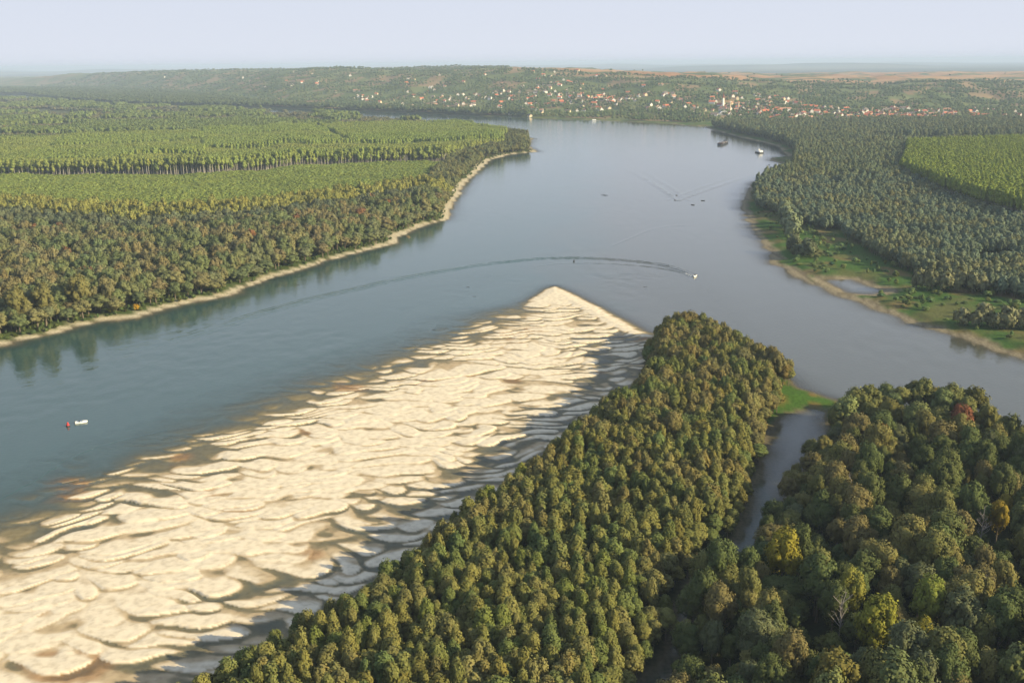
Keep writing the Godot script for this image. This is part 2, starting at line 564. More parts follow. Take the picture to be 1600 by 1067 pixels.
# ---------------------------------------------------------------- ground colours
func ground_color(x: float, z: float, h: float) -> Color:
	var r := sqrt(x * x + z * z)
	var c := Color(0.045, 0.05, 0.022)
	var n := nb.get_noise_2d(x * 0.7, z * 0.7)
	if s_land < 0.0: return Color(0.16, 0.13, 0.085)
	if s_l > 0.0 and r < 7500.0:
		c = Color(0.05, 0.06, 0.024)
		var edge := 5.5 + 5.0 * n + 4.0 * smoothstep(-900.0, -1200.0, z)
		c = Color(0.54, 0.47, 0.34).lerp(c.lerp(Color(0.08, 0.12, 0.03), 0.6), smoothstep(edge, edge + 4.0, s_land))
		c = c.lerp(Color(0.22, 0.18, 0.12), smoothstep(2.0, 0.2, s_land))
		if z < -2000.0: c = c.lerp(Color(0.12, 0.12, 0.07), 0.6)
	elif s_p > 0.0 and r < 900.0:
		c = Color(0.035, 0.042, 0.018)
		if x > 120.0 and x < 175.0 and z < -440.0:
			c = Color(0.06, 0.125, 0.022).lerp(Color(0.19, 0.13, 0.04), smoothstep(0.15, 0.5, nc.get_noise_2d(x * 0.5, z * 0.5)))
		c = Color(0.13, 0.11, 0.07).lerp(c, smoothstep(0.5, 4.0, s_land))
	else:
		if h < 30.0 and z > -2800.0:
			var meadow := Color(0.06, 0.118, 0.028).lerp(Color(0.18, 0.135, 0.06), smoothstep(0.08, 0.55, nb.get_noise_2d(x * 0.9 + 40.0, z * 0.9)))
			meadow = meadow.lerp(Color(0.11, 0.12, 0.045), smoothstep(0.0, 0.4, na.get_noise_2d(x * 2.0, z * 2.0)))
			var edge := 5.0 + 5.0 * n
			c = Color(0.27, 0.225, 0.15).lerp(meadow, smoothstep(edge, edge + 4.0, s_land))
			c = c.lerp(Color(0.2, 0.17, 0.12), smoothstep(2.5, 0.5, s_land))
			if s_land > 5.0 and s_land < 7.0: c = c.lerp(Color(0.1, 0.085, 0.055), 0.6)
		else:
			var d := hill_d(x, z)
			var patch := nc.get_noise_2d(floorf((x * 0.9 + z * 0.2) / 70.0) * 13.7, floorf((z - x * 0.15) / 170.0) * 9.1)
			c = Color(0.115, 0.15, 0.055).lerp(Color(0.18, 0.2, 0.08), clampf(patch * 2.4, 0.0, 1.0))
			if patch < -0.2: c = Color(0.28, 0.2, 0.11)
			var right := smoothstep(-300.0, 500.0, x)
			var w := lerp_table(x, [-6000, -2600, -1000, 0, 1500], [700, 800, 1500, 1750, 1900])
			var field := smoothstep(w * 0.82, w * 0.90, d + n * 120.0) * right
			var strip := nb.get_noise_2d(floorf((z + x * 0.1) / 130.0) * 31.0, floorf((x - z * 0.2) / 650.0) * 17.0)
			var fc := Color(0.36, 0.185, 0.085).lerp(Color(0.45, 0.27, 0.135), smoothstep(0.0, 0.3, strip))
			if strip < -0.12: fc = Color(0.10, 0.13, 0.05)
			c = c.lerp(fc, field)
			if d > 5200.0:
				c = c.lerp(Color(0.07, 0.09, 0.055), smoothstep(5200.0, 6500.0, d))
				c = c.lerp(Color(0.17, 0.16, 0.1), smoothstep(0.1, 0.45, na.get_noise_2d(x * 0.05, z * 0.02)) * 0.8)
			if d < 0.0: c = Color(0.09, 0.12, 0.045).lerp(Color(0.16, 0.18, 0.06), smoothstep(0.0, 0.3, n))
	return c

# ---------------------------------------------------------------- houses
func house_meshes(w: float, l: float, h: float, rise: float) -> Array:
	var a := new_arrays()
	var x := w * 0.5
	var z := l * 0.5
	face(a, [Vector3(-x, -2, z), Vector3(-x, h, z), Vector3(0, h + rise, z), Vector3(x, h, z), Vector3(x, -2, z)])
	face(a, [Vector3(x, -2, -z), Vector3(x, h, -z), Vector3(0, h + rise, -z), Vector3(-x, h, -z), Vector3(-x, -2, -z)])
	face(a, [Vector3(x, -2, z), Vector3(x, h, z), Vector3(x, h, -z), Vector3(x, -2, -z)])
	face(a, [Vector3(-x, -2, -z), Vector3(-x, h, -z), Vector3(-x, h, z), Vector3(-x, -2, z)])
	var b := new_arrays()
	var e := 0.6
	var drop := rise * e / x
	for s in [-1.0, 1.0]:
		var p := [Vector3(s * (x + e), h - drop, z + e), Vector3(0, h + rise, z + e), Vector3(0, h + rise, -z - e), Vector3(s * (x + e), h - drop, -z - e)]
		var up := Vector3(0, 0.3, 0)
		var t := []
		for q in p: t.append(q + up)
		if s > 0.0:
			p.reverse(); t.reverse()
		face(b, [t[0], t[1], t[2], t[3]])
		face(b, [p[3], p[2], p[1], p[0]])
		for k in 4:
			face(b, [p[k], p[(k + 1) % 4], t[(k + 1) % 4], t[k]])
	var ch := new_arrays()
	box(ch, Vector3(w * 0.18, h + rise * 0.9 + 0.7, l * 0.2), Vector3(0.8, 2.0, 0.8))
	var wn := new_arrays()
	box(wn, Vector3.ZERO, Vector3(1.2, 1.5, 0.12))
	return [commit(a), commit(b), commit(ch), commit(wn)]

# ---------------------------------------------------------------- boats
# a hull along -z (bow), stations of [z, half beam, keel y, gunwale y]
func hull(st: Array, deck_drop: float) -> Array:
	var a := new_arrays()
	for i in st.size() - 1:
		var p: Array = st[i]
		var q: Array = st[i + 1]
		for s in [-1.0, 1.0]:
			var k0 := Vector3(0, p[2], p[0]); var k1 := Vector3(0, q[2], q[0])
			var c0 := Vector3(s * p[1] * 0.75, p[2] * 0.6, p[0]); var c1 := Vector3(s * q[1] * 0.75, q[2] * 0.6, q[0])
			var g0 := Vector3(s * p[1], p[3], p[0]); var g1 := Vector3(s * q[1], q[3], q[0])
			if s > 0.0:
				face(a, [k0, k1, c1, c0]); face(a, [c0, c1, g1, g0])
			else:
				face(a, [c0, c1, k1, k0]); face(a, [g0, g1, c1, c0])
	var e: Array = st[-1]
	face(a, [Vector3(-e[1], e[3], e[0]), Vector3(e[1], e[3], e[0]), Vector3(e[1] * 0.75, e[2] * 0.6, e[0]), Vector3(0, e[2], e[0]), Vector3(-e[1] * 0.75, e[2] * 0.6, e[0])])
	var f: Array = st[0]
	face(a, [Vector3(f[1], f[3], f[0]), Vector3(-f[1], f[3], f[0]), Vector3(-f[1] * 0.75, f[2] * 0.6, f[0]), Vector3(0, f[2], f[0]), Vector3(f[1] * 0.75, f[2] * 0.6, f[0])])
	var d := new_arrays()
	for i in st.size() - 1:
		var p: Array = st[i]
		var q: Array = st[i + 1]
		face(d, [Vector3(-q[1], q[3] - deck_drop, q[0]), Vector3(-p[1], p[3] - deck_drop, p[0]), Vector3(p[1], p[3] - deck_drop, p[0]), Vector3(q[1], q[3] - deck_drop, q[0])])
	return [commit(a), commit(d)]

func solid(c: Vector3, s: Vector3) -> ArrayMesh:
	var a := new_arrays()
	box(a, c, s)
	return commit(a)

func cyl(p: Vector3, q: Vector3, r0: float, r1: float, sides := 12) -> ArrayMesh:
	var a := new_arrays()
	tube(a, p, q, r0, r1, sides)
	var d := (q - p).normalized()
	tube(a, q, q + d * 0.02, r1, 0.001, sides)
	return commit(a)

func motor_boat(called: String, at: Vector3, turn: float, length: float, label: String, hull_m: Material, deck_m: Material) -> Node3D:
	var o := base(called, at, turn)
	var k := length / 5.0
	var hm := hull([[-2.6 * k, 0.05, 0.25 * k, 0.85 * k], [-1.6 * k, 0.6 * k, -0.15 * k, 0.78 * k], [0.0, 0.95 * k, -0.25 * k, 0.7 * k], [2.4 * k, 0.9 * k, -0.2 * k, 0.65 * k]], 0.08)
	part("hull", hm[0], hull_m, o)
	part("deck", hm[1], deck_m, o)
	part("windscreen", solid(Vector3(0, 0.95 * k, -0.5 * k), Vector3(1.3 * k, 0.45 * k, 0.1 * k)), M.glass, o)
	part("seat", solid(Vector3(0, 0.8 * k, 0.7 * k), Vector3(1.2 * k, 0.4 * k, 0.5 * k)), M.dark_paint, o)
	part("engine", solid(Vector3(0, 0.7 * k, 2.55 * k), Vector3(0.4 * k, 0.8 * k, 0.35 * k)), M.dark_paint, o)
	tag(o, label, "boat")
	return o

func rowing_boat(at: Vector3, turn: float, label: String) -> Node3D:
	var o := base("rowing_boat", at, turn)
	var hm := hull([[-2.4, 0.05, 0.2, 0.7], [-1.4, 0.6, -0.1, 0.6], [0.2, 0.75, -0.15, 0.55], [2.3, 0.55, -0.1, 0.6]], 0.3)
	part("hull", hm[0], M.dark_paint, o)
	part("floor", hm[1], M.wood, o)
	for z in [-0.8, 0.9]:
		part("bench", solid(Vector3(0, 0.5, z), Vector3(1.15, 0.06, 0.3)), M.wood, o)
	tag(o, label, "rowing boat", "")
	return o

# a train of small waves along a path: ridges of water
func wake(called: String, path: Array, ridges: Array, label: String, col: Color) -> void:
	var a := new_arrays()
	var pts := PackedVector2Array(path)
	var c := Curve2D.new()
	for i in pts.size():
		var t := (pts[mini(i + 1, pts.size() - 1)] - pts[maxi(i - 1, 0)]) / 6.0
		c.add_point(pts[i], -t, t)
	c.bake_interval = 3.0
	var b := c.get_baked_points()
	for rg in ridges:
		var offset: float = rg[0]; var width: float = rg[1]; var high: float = rg[2]; var spread: float = rg[3]
		var k: int = a.v.size()
		for i in b.size():
			var d := (b[mini(i + 1, b.size() - 1)] - b[maxi(i - 1, 0)]).normalized()
			var s := Vector2(-d.y, d.x)
			var far := float(i) / b.size()
			var mid := b[i] + s * (offset + spread * far + nc.get_noise_2d(i * 3.0, offset * 50.0) * 1.0)
			var wd := width * (0.55 + 0.9 * far)
			var hh := high * (1.0 - 0.9 * far * far) * (0.75 + 0.7 * nc.get_noise_2d(i * 9.0 + 50.0, offset * 90.0))
			if i == 0 or i == b.size() - 1: hh = 0.0
			for j in 9:
				var u := (j - 4) / 4.0
				var q := mid + s * u * wd
				a.v.append(Vector3(q.x, -0.03 + maxf(0.0, hh) * (0.5 + 0.5 * cos(u * PI)), q.y))
				a.n.append(Vector3(-s.x * 0.0, 1, 0))
				a.c.append(water_color(q.x, q.y))
		for i in b.size() - 1:
			for j in 8:
				var o := k + i * 9 + j
				a.i.append_array(PackedInt32Array([o, o + 9, o + 1, o + 1, o + 9, o + 10]))
	# normals from the faces
	var n := PackedVector3Array()
	n.resize(a.v.size())
	for t in range(0, a.i.size(), 3):
		var f: Vector3 = (a.v[a.i[t + 2]] - a.v[a.i[t]]).cross(a.v[a.i[t + 1]] - a.v[a.i[t]])
		if f.y < 0.0: f = -f
		for q in 3: n[a.i[t + q]] += f
	for i in n.size(): n[i] = n[i].normalized()
	a.n = n
	top(called, commit(a), M.water, label, "", "", "structure")

func _ready() -> void:
	# ---- camera, sky, sun, exposure
	var cam := Camera3D.new()
	cam.name = "camera"
	cam.fov = 37.55
	cam.near = 1.0
	cam.far = 90000.0
	cam.position = eye
	cam.rotation_order = EULER_ORDER_YXZ
	cam.rotation_degrees = Vector3(-15.5, 0, -0.555)
	add_child(cam)
	cam.current = true
	var env := Environment.new()
	env.background_mode = Environment.BG_SKY
	var sky := Sky.new()
	var sm := ProceduralSkyMaterial.new()
	sm.sky_horizon_color = Color(0.40, 0.422, 0.475).linear_to_srgb()
	sm.sky_top_color = Color(0.23, 0.295, 0.41).linear_to_srgb()
	sm.sky_curve = 0.28
	sm.ground_horizon_color = Color(0.37, 0.405, 0.475).linear_to_srgb()
	sm.ground_bottom_color = Color(0.08, 0.09, 0.07).linear_to_srgb()
	sky.sky_material = sm
	env.sky = sky
	env.tonemap_mode = Environment.TONE_MAPPER_LINEAR
	env.tonemap_exposure = 1.86
	env.sdfgi_enabled = true
	env.ssao_enabled = true
	env.ssil_enabled = true
	env.fog_enabled = true
	env.fog_density = 0.000065
	env.fog_light_color = Color(0.80, 0.88, 0.98)
	var we := WorldEnvironment.new()
	we.name = "environment"
	we.environment = env
	add_child(we)
	var sun := DirectionalLight3D.new()
	sun.name = "sun"
	sun.light_color = Color(1.0, 0.925, 0.75)
	sun.light_energy = 1.6
	sun.light_angular_distance = 0.5
	sun.shadow_enabled = true
	sun.basis = Basis.looking_at(-SUN_TO.normalized(), Vector3.UP)
	add_child(sun)

	rng.seed = 11
	na.seed = 1; na.frequency = 0.006; na.fractal_octaves = 3
	nb.seed = 2; nb.frequency = 0.022; nb.fractal_octaves = 3
	nc.seed = 3; nc.frequency = 0.11; nc.fractal_octaves = 2
	for n in [na, nb, nc]: n.noise_type = FastNoiseLite.TYPE_SIMPLEX_SMOOTH
	foot = PackedVector2Array([Vector2(-6000, -11500), Vector2(-3700, -8800), Vector2(-2040, -6400), Vector2(-1000, -4300), Vector2(-449, -3760), Vector2(-119, -3440), Vector2(197, -3130), Vector2(515, -2830), Vector2(850, -2760), Vector2(1450, -2900), Vector2(2600, -3100), Vector2(6000, -3600)])
	PL = add_poly([Vector2(-1200, 300), Vector2(-700, -150), Vector2(-480, -400), Vector2(-315, -595), Vector2(-300, -616), Vector2(-289, -638), Vector2(-278, -652), Vector2(-257, -666), Vector2(-253, -678), Vector2(-234, -704), Vector2(-209, -734), Vector2(-206, -756), Vector2(-187, -804), Vector2(-161, -863), Vector2(-135, -914), Vector2(-111, -947), Vector2(-114, -979), Vector2(-103, -1018), Vector2(-86, -1067), Vector2(-69, -1098), Vector2(-70, -1189), Vector2(-69, -1308), Vector2(-59, -1493), Vector2(-36, -1795), Vector2(3, -1906), Vector2(53, -1957), Vector2(37, -2098), Vector2(54, -2314), Vector2(17, -2380), Vector2(-20, -2440), Vector2(-110, -2680), Vector2(-320, -3050), Vector2(-600, -3420), Vector2(-900, -3790), Vector2(-1300, -4110), Vector2(-1750, -4490), Vector2(-2400, -5250), Vector2(-5000, -8000), Vector2(-9000, -9500), Vector2(-9000, 300)])
	PR = add_poly([Vector2(420, -320), Vector2(345, -440), Vector2(308, -512), Vector2(292, -548), Vector2(282, -575), Vector2(272, -605), Vector2(258, -633), Vector2(248, -674), Vector2(238, -715), Vector2(226, -772), Vector2(225, -805), Vector2(220, -832), Vector2(231, -882), Vector2(237, -967), Vector2(253, -1068), Vector2(280, -1220), Vector2(306, -1312), Vector2(344, -1418), Vector2(411, -1558), Vector2(453, -1665), Vector2(448, -1744), Vector2(461, -1791), Vector2(498, -1813), Vector2(534, -2037), Vector2(526, -2193), Vector2(514, -2292), Vector2(509, -2443), Vector2(505, -2667), Vector2(441, -2791), Vector2(335, -2933), Vector2(250, -3014), Vector2(123, -3107), Vector2(7, -3279), Vector2(-118, -3343), Vector2(-207, -3444), Vector2(-449, -3675), Vector2(-725, -3939), Vector2(-973, -4166), Vector2(-1348, -4377), Vector2(-1728, -4674), Vector2(-2300, -5350), Vector2(-3300, -6900), Vector2(-6000, -9300), Vector2(-12000, -14000), Vector2(-50000, -30000), Vector2(-50000, -60000), Vector2(60000, -60000), Vector2(60000, 0), Vector2(1500, 200)])
	PP = add_poly([Vector2(-190, -40), Vector2(-132, -150), Vector2(-105, -200), Vector2(-86, -231), Vector2(-73, -247), Vector2(-60, -264), Vector2(-44, -290), Vector2(-33, -312), Vector2(-10, -352), Vector2(2, -375), Vector2(25, -417), Vector2(42, -453), Vector2(58, -476), Vector2(72, -520), Vector2(76, -556), Vector2(90, -590), Vector2(101, -606), Vector2(120, -602), Vector2(133, -566), Vector2(143, -528), Vector2(150, -500), Vector2(156, -488), Vector2(161, -479), Vector2(168, -474), Vector2(182, -466), Vector2(204, -462), Vector2(216, -450), Vector2(222, -430), Vector2(226, -412), Vector2(250, -400), Vector2(290, -330), Vector2(420, -180), Vector2(600, 60), Vector2(-150, 60)])
	PS = add_poly([Vector2(129, -455), Vector2(144, -464), Vector2(153, -461), Vector2(141, -422), Vector2(120, -388), Vector2(108, -362), Vector2(89, -322), Vector2(71, -296), Vector2(56, -275), Vector2(46, -252), Vector2(36, -225), Vector2(28, -200), Vector2(20, -200), Vector2(30, -230), Vector2(48, -265), Vector2(62, -305), Vector2(69, -317), Vector2(79, -330), Vector2(97, -368), Vector2(105, -396), Vector2(114, -425)])
	PO = add_poly([Vector2(240, -769), Vector2(263, -763), Vector2(279, -724), Vector2(265, -711), Vector2(246, -725)])
	PB = add_poly([Vector2(-420, -20), Vector2(-300, -150), Vector2(-230, -262), Vector2(-189, -337), Vector2(-154, -410), Vector2(-102, -508), Vector2(-24, -616), Vector2(8, -690), Vector2(26, -742), Vector2(33, -752), Vector2(40, -738), Vector2(58, -690), Vector2(84, -616), Vector2(105, -590), Vector2(80, -480), Vector2(0, -330), Vector2(-60, -240), Vector2(-120, -120), Vector2(-160, -20)])
	make_materials()
	make_ground()
	make_sandbar()
	make_water()
	make_trees()
	plant_point()
	plant_left()
	plant_right()
	plant_hills()
	flush_woods({
		"willow_forest": "close-packed olive willows on the point behind the sandbar",
		"floodplain_forest": "tall mixed trees beside the narrow backwater in the near corner",
		"bank_forest": "brownish mixed wood behind the pale beach of the long bank",
		"young_plantation": "low light green poplar plantation between the mixed wood and the tall trunks",
		"poplar_plantation": "tall light green poplar plantation with a sheer edge of pale trunks",
		"scrub_forest": "grey-green scrub and far woods upstream of the poplar plantation",
		"osier_forest": "grey-green willow wood behind the meadow of the opposite bank",
		"bright_plantation": "bright green square poplar plantation with a dark sheer edge",
		"hill_woods": "trees and orchards scattered over the hillside and the village",
		"bank_undergrowth": "low shrubs along the tops of the river banks",
	})
	build_village()
	build_boats()

func make_ground() -> void:
	var cols := 560
	var rows := 600
	var v := PackedVector3Array()
	var c := PackedColorArray()
	v.resize(cols * rows)
	c.resize(cols * rows)
	for j in rows:
		var r := 90.0 * pow(45000.0 / 90.0, float(j) / (rows - 1))
		for i in cols:
			var a := deg_to_rad(lerpf(-52.0, 52.0, float(i) / (cols - 1)))
			var x := r * sin(a)
			var z := -r * cos(a)
			var h := ground(x, z)
			v[j * cols + i] = Vector3(x, h, z)
			c[j * cols + i] = ground_color(x, z, h)
	top("ground", grid_mesh(cols, rows, v, c), M.ground, "", "", "", "structure")

func make_sandbar() -> void:
	var x0 := -400.0; var z0 := -60.0
	var step := 0.8
	var cols := int(540.0 / step)
	var rows := int(735.0 / step)
	var v := PackedVector3Array()
	var c := PackedColorArray()
	v.resize(cols * rows)
	c.resize(cols * rows)
	var dry := Color(0.70, 0.605, 0.45)
	var damp := Color(0.44, 0.34, 0.21)
	var wet := Color(0.21, 0.175, 0.10)
	for j in rows:
		for i in cols:
			var x := x0 + i * step
			var z := z0 - j * step
			var e := -3.0
			if absf(x) < -z * 0.75 + 120.0: e = sand_height(x, z)
			v[j * cols + i] = Vector3(x, e, z)
			var k := e - 0.13 * smoothstep(24.0, 3.0, bar_d) * smoothstep(-690.0, -640.0, z) + nc.get_noise_2d(x * 0.9, z * 0.9) * 0.04
			var col := wet.lerp(damp, smoothstep(-0.06, 0.05, k)).lerp(dry, smoothstep(0.05, 0.19, k))
			col = col.lerp(Color(0.34, 0.17, 0.07), smoothstep(0.38, 0.6, nb.get_noise_2d(x * 0.8 + 11.0, z * 0.8)) * smoothstep(0.2, 0.02, k) * 0.5)
			c[j * cols + i] = col
	top("sandbar", grid_mesh(cols, rows, v, c, Rect2(), -2.3), M.sand, "", "", "", "structure")

func water_color(x: float, z: float) -> Color:
	var t := smoothstep(-50.0, 70.0, x - (29.0 + (-750.0 - z) * 0.12) + nb.get_noise_2d(x * 0.5, z * 0.5) * 30.0)
	if z > -600.0 and x < 100.0: t = 0.0
	var c := Color(0.036, 0.078, 0.07).lerp(Color(0.072, 0.075, 0.06), t)
	return c

func wave(x: float, z: float) -> float:
	var ruffled := smoothstep(0.02, 0.3, na.get_noise_2d(x * 1.1 + 500.0, z * 0.7))
	return nb.get_noise_2d(x * 1.3 + z * 0.5, z * 0.8 - x * 0.2) * 0.05 + nc.get_noise_2d(x * 0.5 - z * 0.2, z * 0.4 + x * 0.25) * (0.016 + 0.15 * ruffled)

func make_water() -> void:
	var cols := 420
	var rows := 460
	var v := PackedVector3Array()
	var c := PackedColorArray()
	v.resize(cols * rows)
	c.resize(cols * rows)
	for j in rows:
		var r := 90.0 * pow(9500.0 / 90.0, float(j) / (rows - 1))
		var calm := smoothstep(2600.0, 500.0, r)
		for i in cols:
			var a := deg_to_rad(lerpf(-52.0, 52.0, float(i) / (cols - 1)))
			var x := r * sin(a)
			var z := -r * cos(a)
			v[j * cols + i] = Vector3(x, -0.012 + wave(x, z) * calm, z)
			var k := water_color(x, z)
			k.a = 0.985
			if r < 2600.0:
				var h := ground(x, z)
				k.a = 1.0 - 0.85 * exp(minf(h, 0.0) / 0.7)
			c[j * cols + i] = k
	top("river_water", grid_mesh(cols, rows, v, c, Rect2(-385, -785, 533, 710)), M.water, "", "", "", "structure")
	var step := 1.9
	cols = int(560.0 / step)
	rows = int(740.0 / step)
	v = PackedVector3Array()
	c = PackedColorArray()
	v.resize(cols * rows)
	c.resize(cols * rows)
	for j in rows:
		for i in cols:
			var x := -400.0 + i * step
			var z := -60.0 - j * step
			var h := -3.6
			if absf(x) < -z * 0.75 + 120.0:
				h = maxf(sand_height(x, z), ground(x, z))
			var k := water_color(x, z)
			k.a = 1.0 - 0.95 * exp(minf(h, 0.0) / 0.8)
			v[j * cols + i] = Vector3(x, wave(x, z) * smoothstep(0.4, 1.6, -h), z)
			c[j * cols + i] = k
	top("shallow_water", grid_mesh(cols, rows, v, c), M.water, "", "", "", "structure")

# ---------------------------------------------------------------- planting
func plant_point() -> void:
	var willow_m := []
	for c in [Color(0.124, 0.126, 0.036), Color(0.142, 0.134, 0.038), Color(0.106, 0.116, 0.034), Color(0.134, 0.126, 0.042), Color(0.112, 0.13, 0.032), Color(0.126, 0.12, 0.042), Color(0.092, 0.112, 0.034), Color(0.146, 0.142, 0.044)]:
		willow_m.append(leaf_mat(c))
	var list := []
	var z := -130.0
	while z > -615.0:
		var x := -190.0
		while x < 165.0:
			var px := x + rng.randf_range(-1.7, 1.7)
			var pz := z + rng.randf_range(-1.7, 1.7)
			if seen(px, pz):
				var h := ground(px, pz)
				if s_p > 3.0 and s_sl < -1.5 and h > 0.1:
					# the point lies on the sandbar's side of the backwater
					var mid_x := lerp_table(-pz, [200.0, 230.0, 263.0, 305.0, 330.0, 367.0, 396.0, 425.0, 470.0, 520.0], [20.0, 30.0, 46.0, 62.0, 79.0, 96.0, 108.0, 118.0, 134.0, 200.0])
					if px < mid_x and not (px > 132.0 and pz > -500.0):
						list.append([pz * pz + px * px, px, pz, h])
			x += 4.25
		z -= 4.25
	list.sort_custom(func(a, b): return a[0] < b[0])
	var singles := 0
	for t in list:
		var px: float = t[1]
		var pz: float = t[2]
		var s := rng.randf_range(0.66, 1.18)
		var sy := rng.randf_range(0.74, 1.16) * (1.0 - 0.35 * smoothstep(9.0, 3.0, minf(s_near(px, pz), 9.0)))
		var autumn := nb.get_noise_2d(px * 1.5, pz * 1.5 + 60.0) + rng.randfn() * 0.12
		var shown := absf(px) < -pz * 0.50 and pz < -232.0
		if shown and singles < 300:
			singles += 1
			var k := rng.randi() % 8
			if autumn > 0.3: k = [1, 3, 5, 7][rng.randi() % 4]
			var tone: String = ["olive", "golden olive", "mid green", "tawny", "fresh green", "brownish olive", "deep green", "pale golden"][k]
			var build: String = "tall narrow" if sy / s > 1.15 else ("squat broad" if sy / s < 0.85 else "egg-shaped")
			var deep := s_near(px, pz)
			var where := "in the point's dense middle"
			if deep < 16.0: where = "on the point's edge along the backwater" if px > 15.0 - (pz + 300.0) * 0.45 else "on the point's edge above the sandbar"
			elif pz > -262.0: where = "in the point's nearest rows"
			thing_tree("willow_tree", "willow", px, pz, s, sy, willow_m[k], "%s %s willow %s" % [build, tone, where], "%s %s willows %s" % [build, tone, where])
		else:
			var c := Color(0.124, 0.124, 0.036)
			if autumn > 0.25: c = Color(0.14, 0.126, 0.044)
			elif autumn < -0.25: c = Color(0.094, 0.114, 0.034)
			if pz < -400.0 and rng.randf() < 0.30 + 0.2 * smoothstep(-440.0, -520.0, pz):
				if autumn > -0.05: c = Color(0.136, 0.12, 0.046)
				put("willow_forest", "broad", px, pz, t[3], s * 0.72, sy * 0.82, tint(c, 0.1))
			else:
				put("willow_forest", "willow", px, pz, t[3], s, sy, tint(c, 0.1))
	# the taller wood on the near side of the backwater
	var broad_m := []
	for c in [Color(0.072, 0.084, 0.028), Color(0.108, 0.11, 0.035), Color(0.062, 0.076, 0.025), Color(0.126, 0.108, 0.042), Color(0.092, 0.102, 0.048), Color(0.14, 0.128, 0.042), Color(0.07, 0.09, 0.03)]:
		broad_m.append(leaf_mat(c))
	list = []
	z = -140.0
	while z > -470.0:
		var x := 20.0
		while x < 330.0:
			var px := x + rng.randf_range(-3.0, 3.0)
			var pz := z + rng.randf_range(-3.0, 3.0)
			if seen(px, pz):
				var h := ground(px, pz)
				var mid_x := lerp_table(-pz, [200.0, 230.0, 263.0, 305.0, 330.0, 367.0, 396.0, 425.0, 470.0], [20.0, 30.0, 46.0, 62.0, 79.0, 96.0, 108.0, 118.0, 134.0])
				if s_p > 5.0 and s_sl < (-4.0 if pz < -425.0 else -0.3) and px > mid_x and h > 0.05 and not (px < 176.0 and pz < -448.0):
					list.append([pz * pz + px * px, px, pz, h, s_sl])
			x += 6.3
		z -= 6.3
	list.sort_custom(func(a, b): return a[0] < b[0])
	var special := [
		[Vector2(84, -283), Color(0.17, 0.15, 0.02), "yellow-green spreading tree, brightest of the crowns beside the backwater's near end", 1.0],
		[Vector2(99, -243), Color(0.15, 0.15, 0.022), "bright yellow-green tree in the near corner below the dark gap", 1.0],
		[Vector2(190, -400), Color(0.16, 0.062, 0.032), "russet red tree among dark green crowns near the river", 0.85],
		[Vector2(153, -392), Color(0.17, 0.085, 0.02), "small orange-leaved tree on the backwater's wooded side", 0.62],
		[Vector2(168, -318), Color(0.2, 0.15, 0.02), "small golden yellow tree in a dark hollow of the wood", 0.6],
		[Vector2(171, -262), Color(0.13, 0.13, 0.03), "tall narrow yellow-green tree towards the wood's outer edge", 0.9],
	]
	special.append_array([
		[Vector2(98, -262), Color(0.16, 0.155, 0.03), "olive yellow tree in front of the bright yellow-green one near the corner", 0.8],
		[Vector2(118, -254), Color(0.14, 0.16, 0.03), "lime green tree right of the bright yellow-green one in the near corner", 0.85],
		[Vector2(112, -243), Color(0.19, 0.17, 0.025), "small vivid yellow tree in the wood's nearest rows", 0.6],
		[Vector2(176, -330), Color(0.2, 0.165, 0.03), "small golden tree beside the golden one in the dark hollow", 0.5],
		[Vector2(188, -305), Color(0.19, 0.12, 0.03), "small amber tree towards the outer side of the dark wood", 0.55],
	])
	singles = 0
	for t in list:
		var px: float = t[1]
		var pz: float = t[2]
		var s := clampf(0.7 + nb.get_noise_2d(px * 2.0, pz * 2.0 + 90.0) * 0.45 + rng.randfn() * 0.16, 0.4, 1.15)
		var sy := clampf(s * rng.randf_range(0.9, 1.4), 0.5, 1.2)
		if pz < -395.0: sy *= 0.8
		if t[4] > -11.0 and pz > -420.0 and pz < -290.0: sy = minf(sy, 0.62)
		var taken := false
		for q in special:
			if q[0].distance_to(Vector2(px, pz)) < 6.5 * q[3] + 1.5: taken = true
			# nothing tall stands right in front of these
			elif q[0].distance_to(Vector2(px, pz - 7.0)) < 6.0: sy = minf(sy, 0.6)
		if taken: continue
		if rng.randf() < 0.08 or nb.get_noise_2d(px * 1.6 + 15.0, pz * 1.6) > 0.27:
			put("floodplain_forest", "broad", px, pz, t[3] - 1.5, rng.randf_range(0.45, 0.7), rng.randf_range(0.28, 0.5), tint(Color(0.085, 0.1, 0.032), 0.2))
			continue
		var shown := absf(px) < -pz * 0.56 and pz < -215.0
		if shown and singles < 300:
			singles += 1
			var k := rng.randi() % 7
			var tone: String = ["dark green", "olive", "deep green", "brownish", "grey-green", "tawny olive", "cool green"][k]
			var build: String = "tall" if sy > 1.08 else ("low" if sy < 0.8 else ("broad" if s > 1.0 else "mid-sized"))
			var where := "in the mixed wood's middle"
			if s_near(px, pz) < 14.0: where = "on the mixed wood's edge by the water"
			elif pz > -262.0: where = "in the mixed wood's nearest rows"
			elif px > 165.0: where = "in the mixed wood's outer part away from the backwater"
			thing_tree("floodplain_tree", "broad", px, pz, s, sy, broad_m[k], "%s %s many-lobed tree %s" % [build, tone, where], "%s %s trees %s" % [build, tone, where])
		else:
			put("floodplain_forest", "broad", px, pz, t[3], s, sy, tint(Color(0.1, 0.106, 0.035), 0.2))
	for q in special:
		thing_tree("autumn_tree", "broad", q[0].x, q[0].y, q[3], minf(q[3] * 1.3, 1.15), leaf_mat(q[1]), q[2])
	dead_tree(92.0, -252.0, 16.0, "bare pale dead tree between the yellow-green trees of the near corner")
	dead_tree(155.0, -303.0, 20.0, "bare pale dead tree in the dark hollow towards the wood's outer side")
	dead_tree(137.0, -262.0, 17.0, "bare pale dead tree in the wood's nearest rows, right of the lime green tree")
